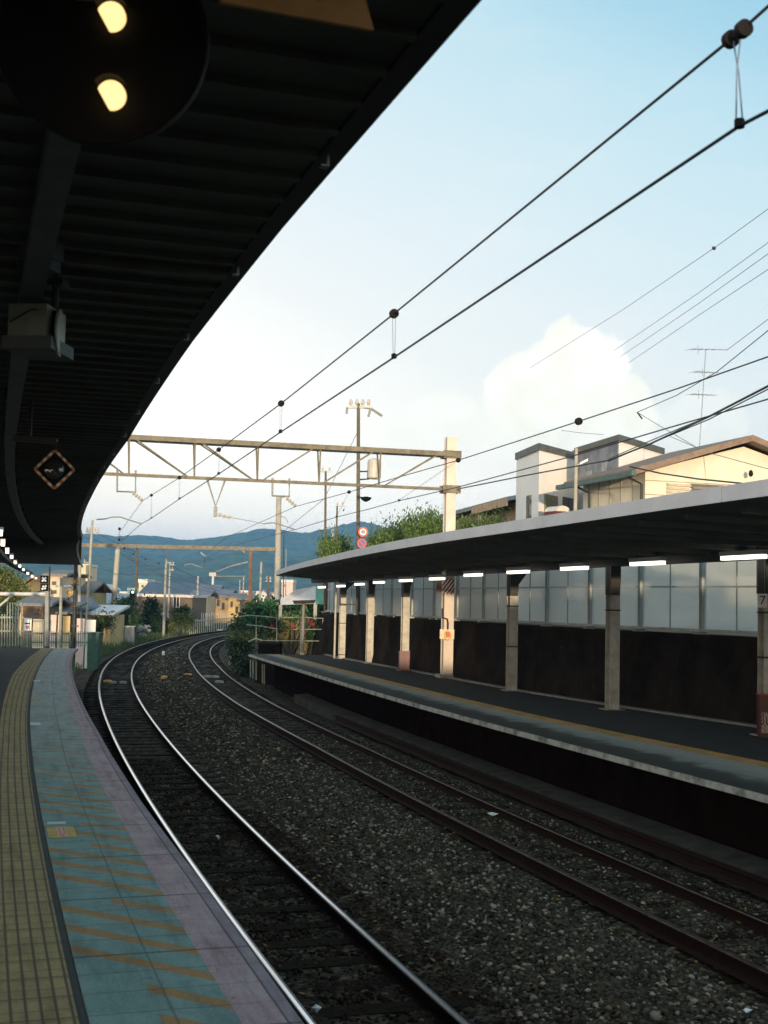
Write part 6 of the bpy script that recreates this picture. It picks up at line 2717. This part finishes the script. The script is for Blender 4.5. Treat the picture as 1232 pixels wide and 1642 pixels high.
cabinet(199.5, 214, 1004, 1026, 82, 'pinkish white trackside cabinet left of the green signal pole')
cabinet(282, 295, 996, 1013, 105, 'small pale cabinet with stained front beside the yellow shrub', WHW)
rt = thing('rubble_heap', at(226, 1010, 92), 'pile of grey rubble between the cabinet and the dark tree', 'rubble')
pp, rr_ = [], []
for _ in range(60):
    c = at(226 + rnd.gauss(0, 6), 1010, 92 + rnd.uniform(-1, 1))
    pp.append((c.x, c.y, rnd.uniform(-.1, .75)))
    rr_.append(rnd.uniform(.12, .3))
o = stones('rubble', pp, rr_, mat('rubble_grey', (.3, .28, .25), (.2, .19, .17), .9, 6))
for v in o.data.vertices:
    v.co -= V(rt['_o'])
o.parent = rt


def stake(x, y0, y1, w_, label, m, zt=None):
    g = gr(x, y1, -.15)
    d = g.y
    k = d / FPX
    mb = MB()
    t_ = at(x, y0, d)
    mb.box(g.x - w_ * k / 2, g.x + w_ * k / 2, d - w_ * k / 2, d + w_ * k / 2, -.35, t_.z - .02)
    mb.hexa([(g.x - w_ * k / 2, d - w_ * k / 2, t_.z - .02), (g.x + w_ * k / 2, d - w_ * k / 2, t_.z - .02), (g.x + w_ * k / 2, d + w_ * k / 2, t_.z - .02), (g.x - w_ * k / 2, d + w_ * k / 2, t_.z - .02)],
            [(g.x - w_ * k / 3, d - w_ * k / 3, t_.z), (g.x + w_ * k / 3, d - w_ * k / 3, t_.z), (g.x + w_ * k / 3, d + w_ * k / 3, t_.z), (g.x - w_ * k / 3, d + w_ * k / 3, t_.z)])
    o = mb.build('track_marker', m)
    tag(o, label, 'marker')
    return o


stake(263.5, 1083.5, 1092, 9, 'orange-yellow block marker on the ballast between the two tracks', mat('amber_block', (.65, .34, .09), (.5, .26, .07), .6, 20))
stake(262, 1044, 1054, 3.6, 'short white concrete stake between the tracks at the bend', WHITE)
stake(369.5, 1051, 1064, 4, 'short pinkish stake beside the inner rail near the ivy', PNK)
stake(353, 1009, 1013, 8, 'tiny pale block between the tracks where they vanish', WHITE)
for (px, py, w_, l_, lab) in ((173, 1091, .3, .2, 'orange-tipped pad beside the outer rail'), (181, 1093, .26, .3, 'left one of two pale pads between the shiny rails'), (198, 1093, .24, .3, 'right one of two pale pads between the shiny rails'), (333, 1084, .3, .4, 'pale pad between the far rails, nearer the bend'), (346, 1084, .25, .4, 'small pale pad close beside the inner far rail'), (302, 1081, .28, .35, 'ochre pad just outside the left rail of the far track'), (352, 1092, .3, .35, 'lowest pale pad between the far rails')):
    g = gr(px, py, -.1)
    s_ = min(srange(10, 60, .25), key=lambda q: abs(P(q, 0).y - g.y))
    mb = MB()
    mb.T = Matrix.Translation((g.x, g.y, -.1)) @ Matrix.Rotation(-head(s_), 4, 'Z')
    mb.box(-w_ / 2, w_ / 2, -l_ / 2, l_ / 2, -.15, .0)
    mb.box(-w_ / 2 + .04, w_ / 2 - .04, -l_ / 2 + .04, l_ / 2 - .04, .0, .015)
    tag(mb.build('track_pad', mat('amber_block', (.65, .34, .09)) if 'o' == lab[0] else CONC), lab, 'track pad')

# white slat fence along the bend
d = 104
rt = thing('picket_fence', at(340, 1008, d), 'long sunlit white slat fence along the outside of the bend', 'fence')
x = 305
SUNW = mat('sunny_white_slat', (.58, .48, .38), (.48, .4, .32), .8, 2)
while x < 377:
    dd_ = d + (x - 305) * .25
    mb = MB()
    a, b_ = at(x, 1011, dd_), at(x, (993 if x < 322 else 983) + rnd.uniform(-1, 1), dd_)
    mb.bar(V((a.x, a.y, -.5)), b_, .11 if x < 330 else .17, .04)
    mb.build('slat', SUNW, rt)
    x += 3.1 if x < 330 else 3.6
mb = MB()
mb.bar(at(305, 996, d + .1), at(377, 991, d + 18), .05, .1)
mb.build('rail', SUNW, rt)

# ------------------------------------------------------------------ hills
HILLM = mat('forest_hillside', (.055, .095, .040), (.006, .016, .008), .95, .03, bump=1., bscale=.05, detail=10, lo=.35, hi=.62)


def hills(name, px, Dk, wid, seed, amp, xr=1600, nx=520, ny=60):
    r_ = np.random.RandomState(seed)
    xs = np.array([at(x, y, Dk).x for x, y in px])
    zs = np.array([at(x, y, Dk).z for x, y in px])
    X = np.linspace(-xr, xr, nx)
    base = np.interp(X, xs, zs)
    ph = r_.uniform(0, 6.28, 12)
    out = np.where(X < xs[0], xs[0] - X, np.where(X > xs[-1], X - xs[-1], 0))
    base = base + np.minimum(out / 300, 1) * 25 * np.sin(X / 140 + ph[0]) - np.minimum(out / 900, 1) * 20
    small = sum(np.sin(X * f + ph[i]) / f for i, f in enumerate((.045, .09, .17, .31))) * .03
    vs, fs = [], []
    for j in range(ny):
        t = j / (ny - 1)
        y = Dk - wid + 2 * wid * t
        prof = math.sin(min(1, t * 2) * math.pi / 2) ** .9 if t < .5 else math.sin((1 - t) * math.pi) ** .9
        lob = 1 + .16 * np.sin(X / 90 + ph[1] + t * 5) * (1 - prof) + .1 * np.sin(X / 41 + ph[2] - t * 7) * (1 - prof)
        z = base * prof * lob + small * prof + r_.uniform(-1, 1, nx) * amp * (prof ** .5)
        z = np.maximum(z, -3) if prof > .02 else np.full(nx, -6.)
        for i in range(nx):
            vs.append((X[i] + r_.uniform(-1, 1), y, z[i]))
    for j in range(ny - 1):
        for i in range(nx - 1):
            fs.append((j * nx + i, j * nx + i + 1, (j + 1) * nx + i + 1, (j + 1) * nx + i))
    mb = MB()
    mb.add(vs, fs)
    o = mb.build(name, HILLM, fix=False, smooth=False)
    return tag(o, kind='structure')


hills('hills', [(60, 858), (130, 859), (172, 859), (195, 863), (216, 865), (236, 861.6), (261, 862), (272, 863), (295, 867.5), (321, 869), (350, 866), (394, 857), (425, 851), (440, 850.5), (460, 854), (483, 857.5), (505, 855), (519, 852), (541, 848), (558, 842), (577, 839.5), (597, 842.5), (624, 850.5), (660, 862), (720, 872), (800, 880), (1000, 870)], 2300, 650, 3, 2.2)
hills('hills', [(60, 902), (130, 893), (170, 889), (215, 892), (260, 900), (300, 897), (350, 893), (395, 886), (430, 890), (470, 897), (520, 890), (560, 884), (600, 888), (660, 896), (800, 905)], 1500, 380, 5, 1.7)

# ------------------------------------------------------------------ added unseen sun blocker behind the camera, keeps low sun off near tracks
rt = thing('sun_blocker', (2, -17, 0), 'added unseen building-like sun blocker behind the viewpoint that shades the foreground', 'building')
for x0, x1, z in ((-36, 4.6, 3.7), (4.6, 8.75, 2.95), (8.75, 40, 4.7)):
    mb = MB()
    mb.box(x0, x1, -20, -14, -.6, z - .15)
    mb.build('wall', CRM, rt)
    mb = MB()
    mb.box(x0 + .01, x1 - .01, -20.1, -13.95, z - .15, z)
    mb.build('roof', GRT, rt)
for x in (-30, -24, -18, -12, -6, 12, 16, 22, 28):
    window((x, -14, 0), (x + 2, -14, 0), 0, 1, 1.2, 2.4, (0, 1, 0), rt, WIN_FR)
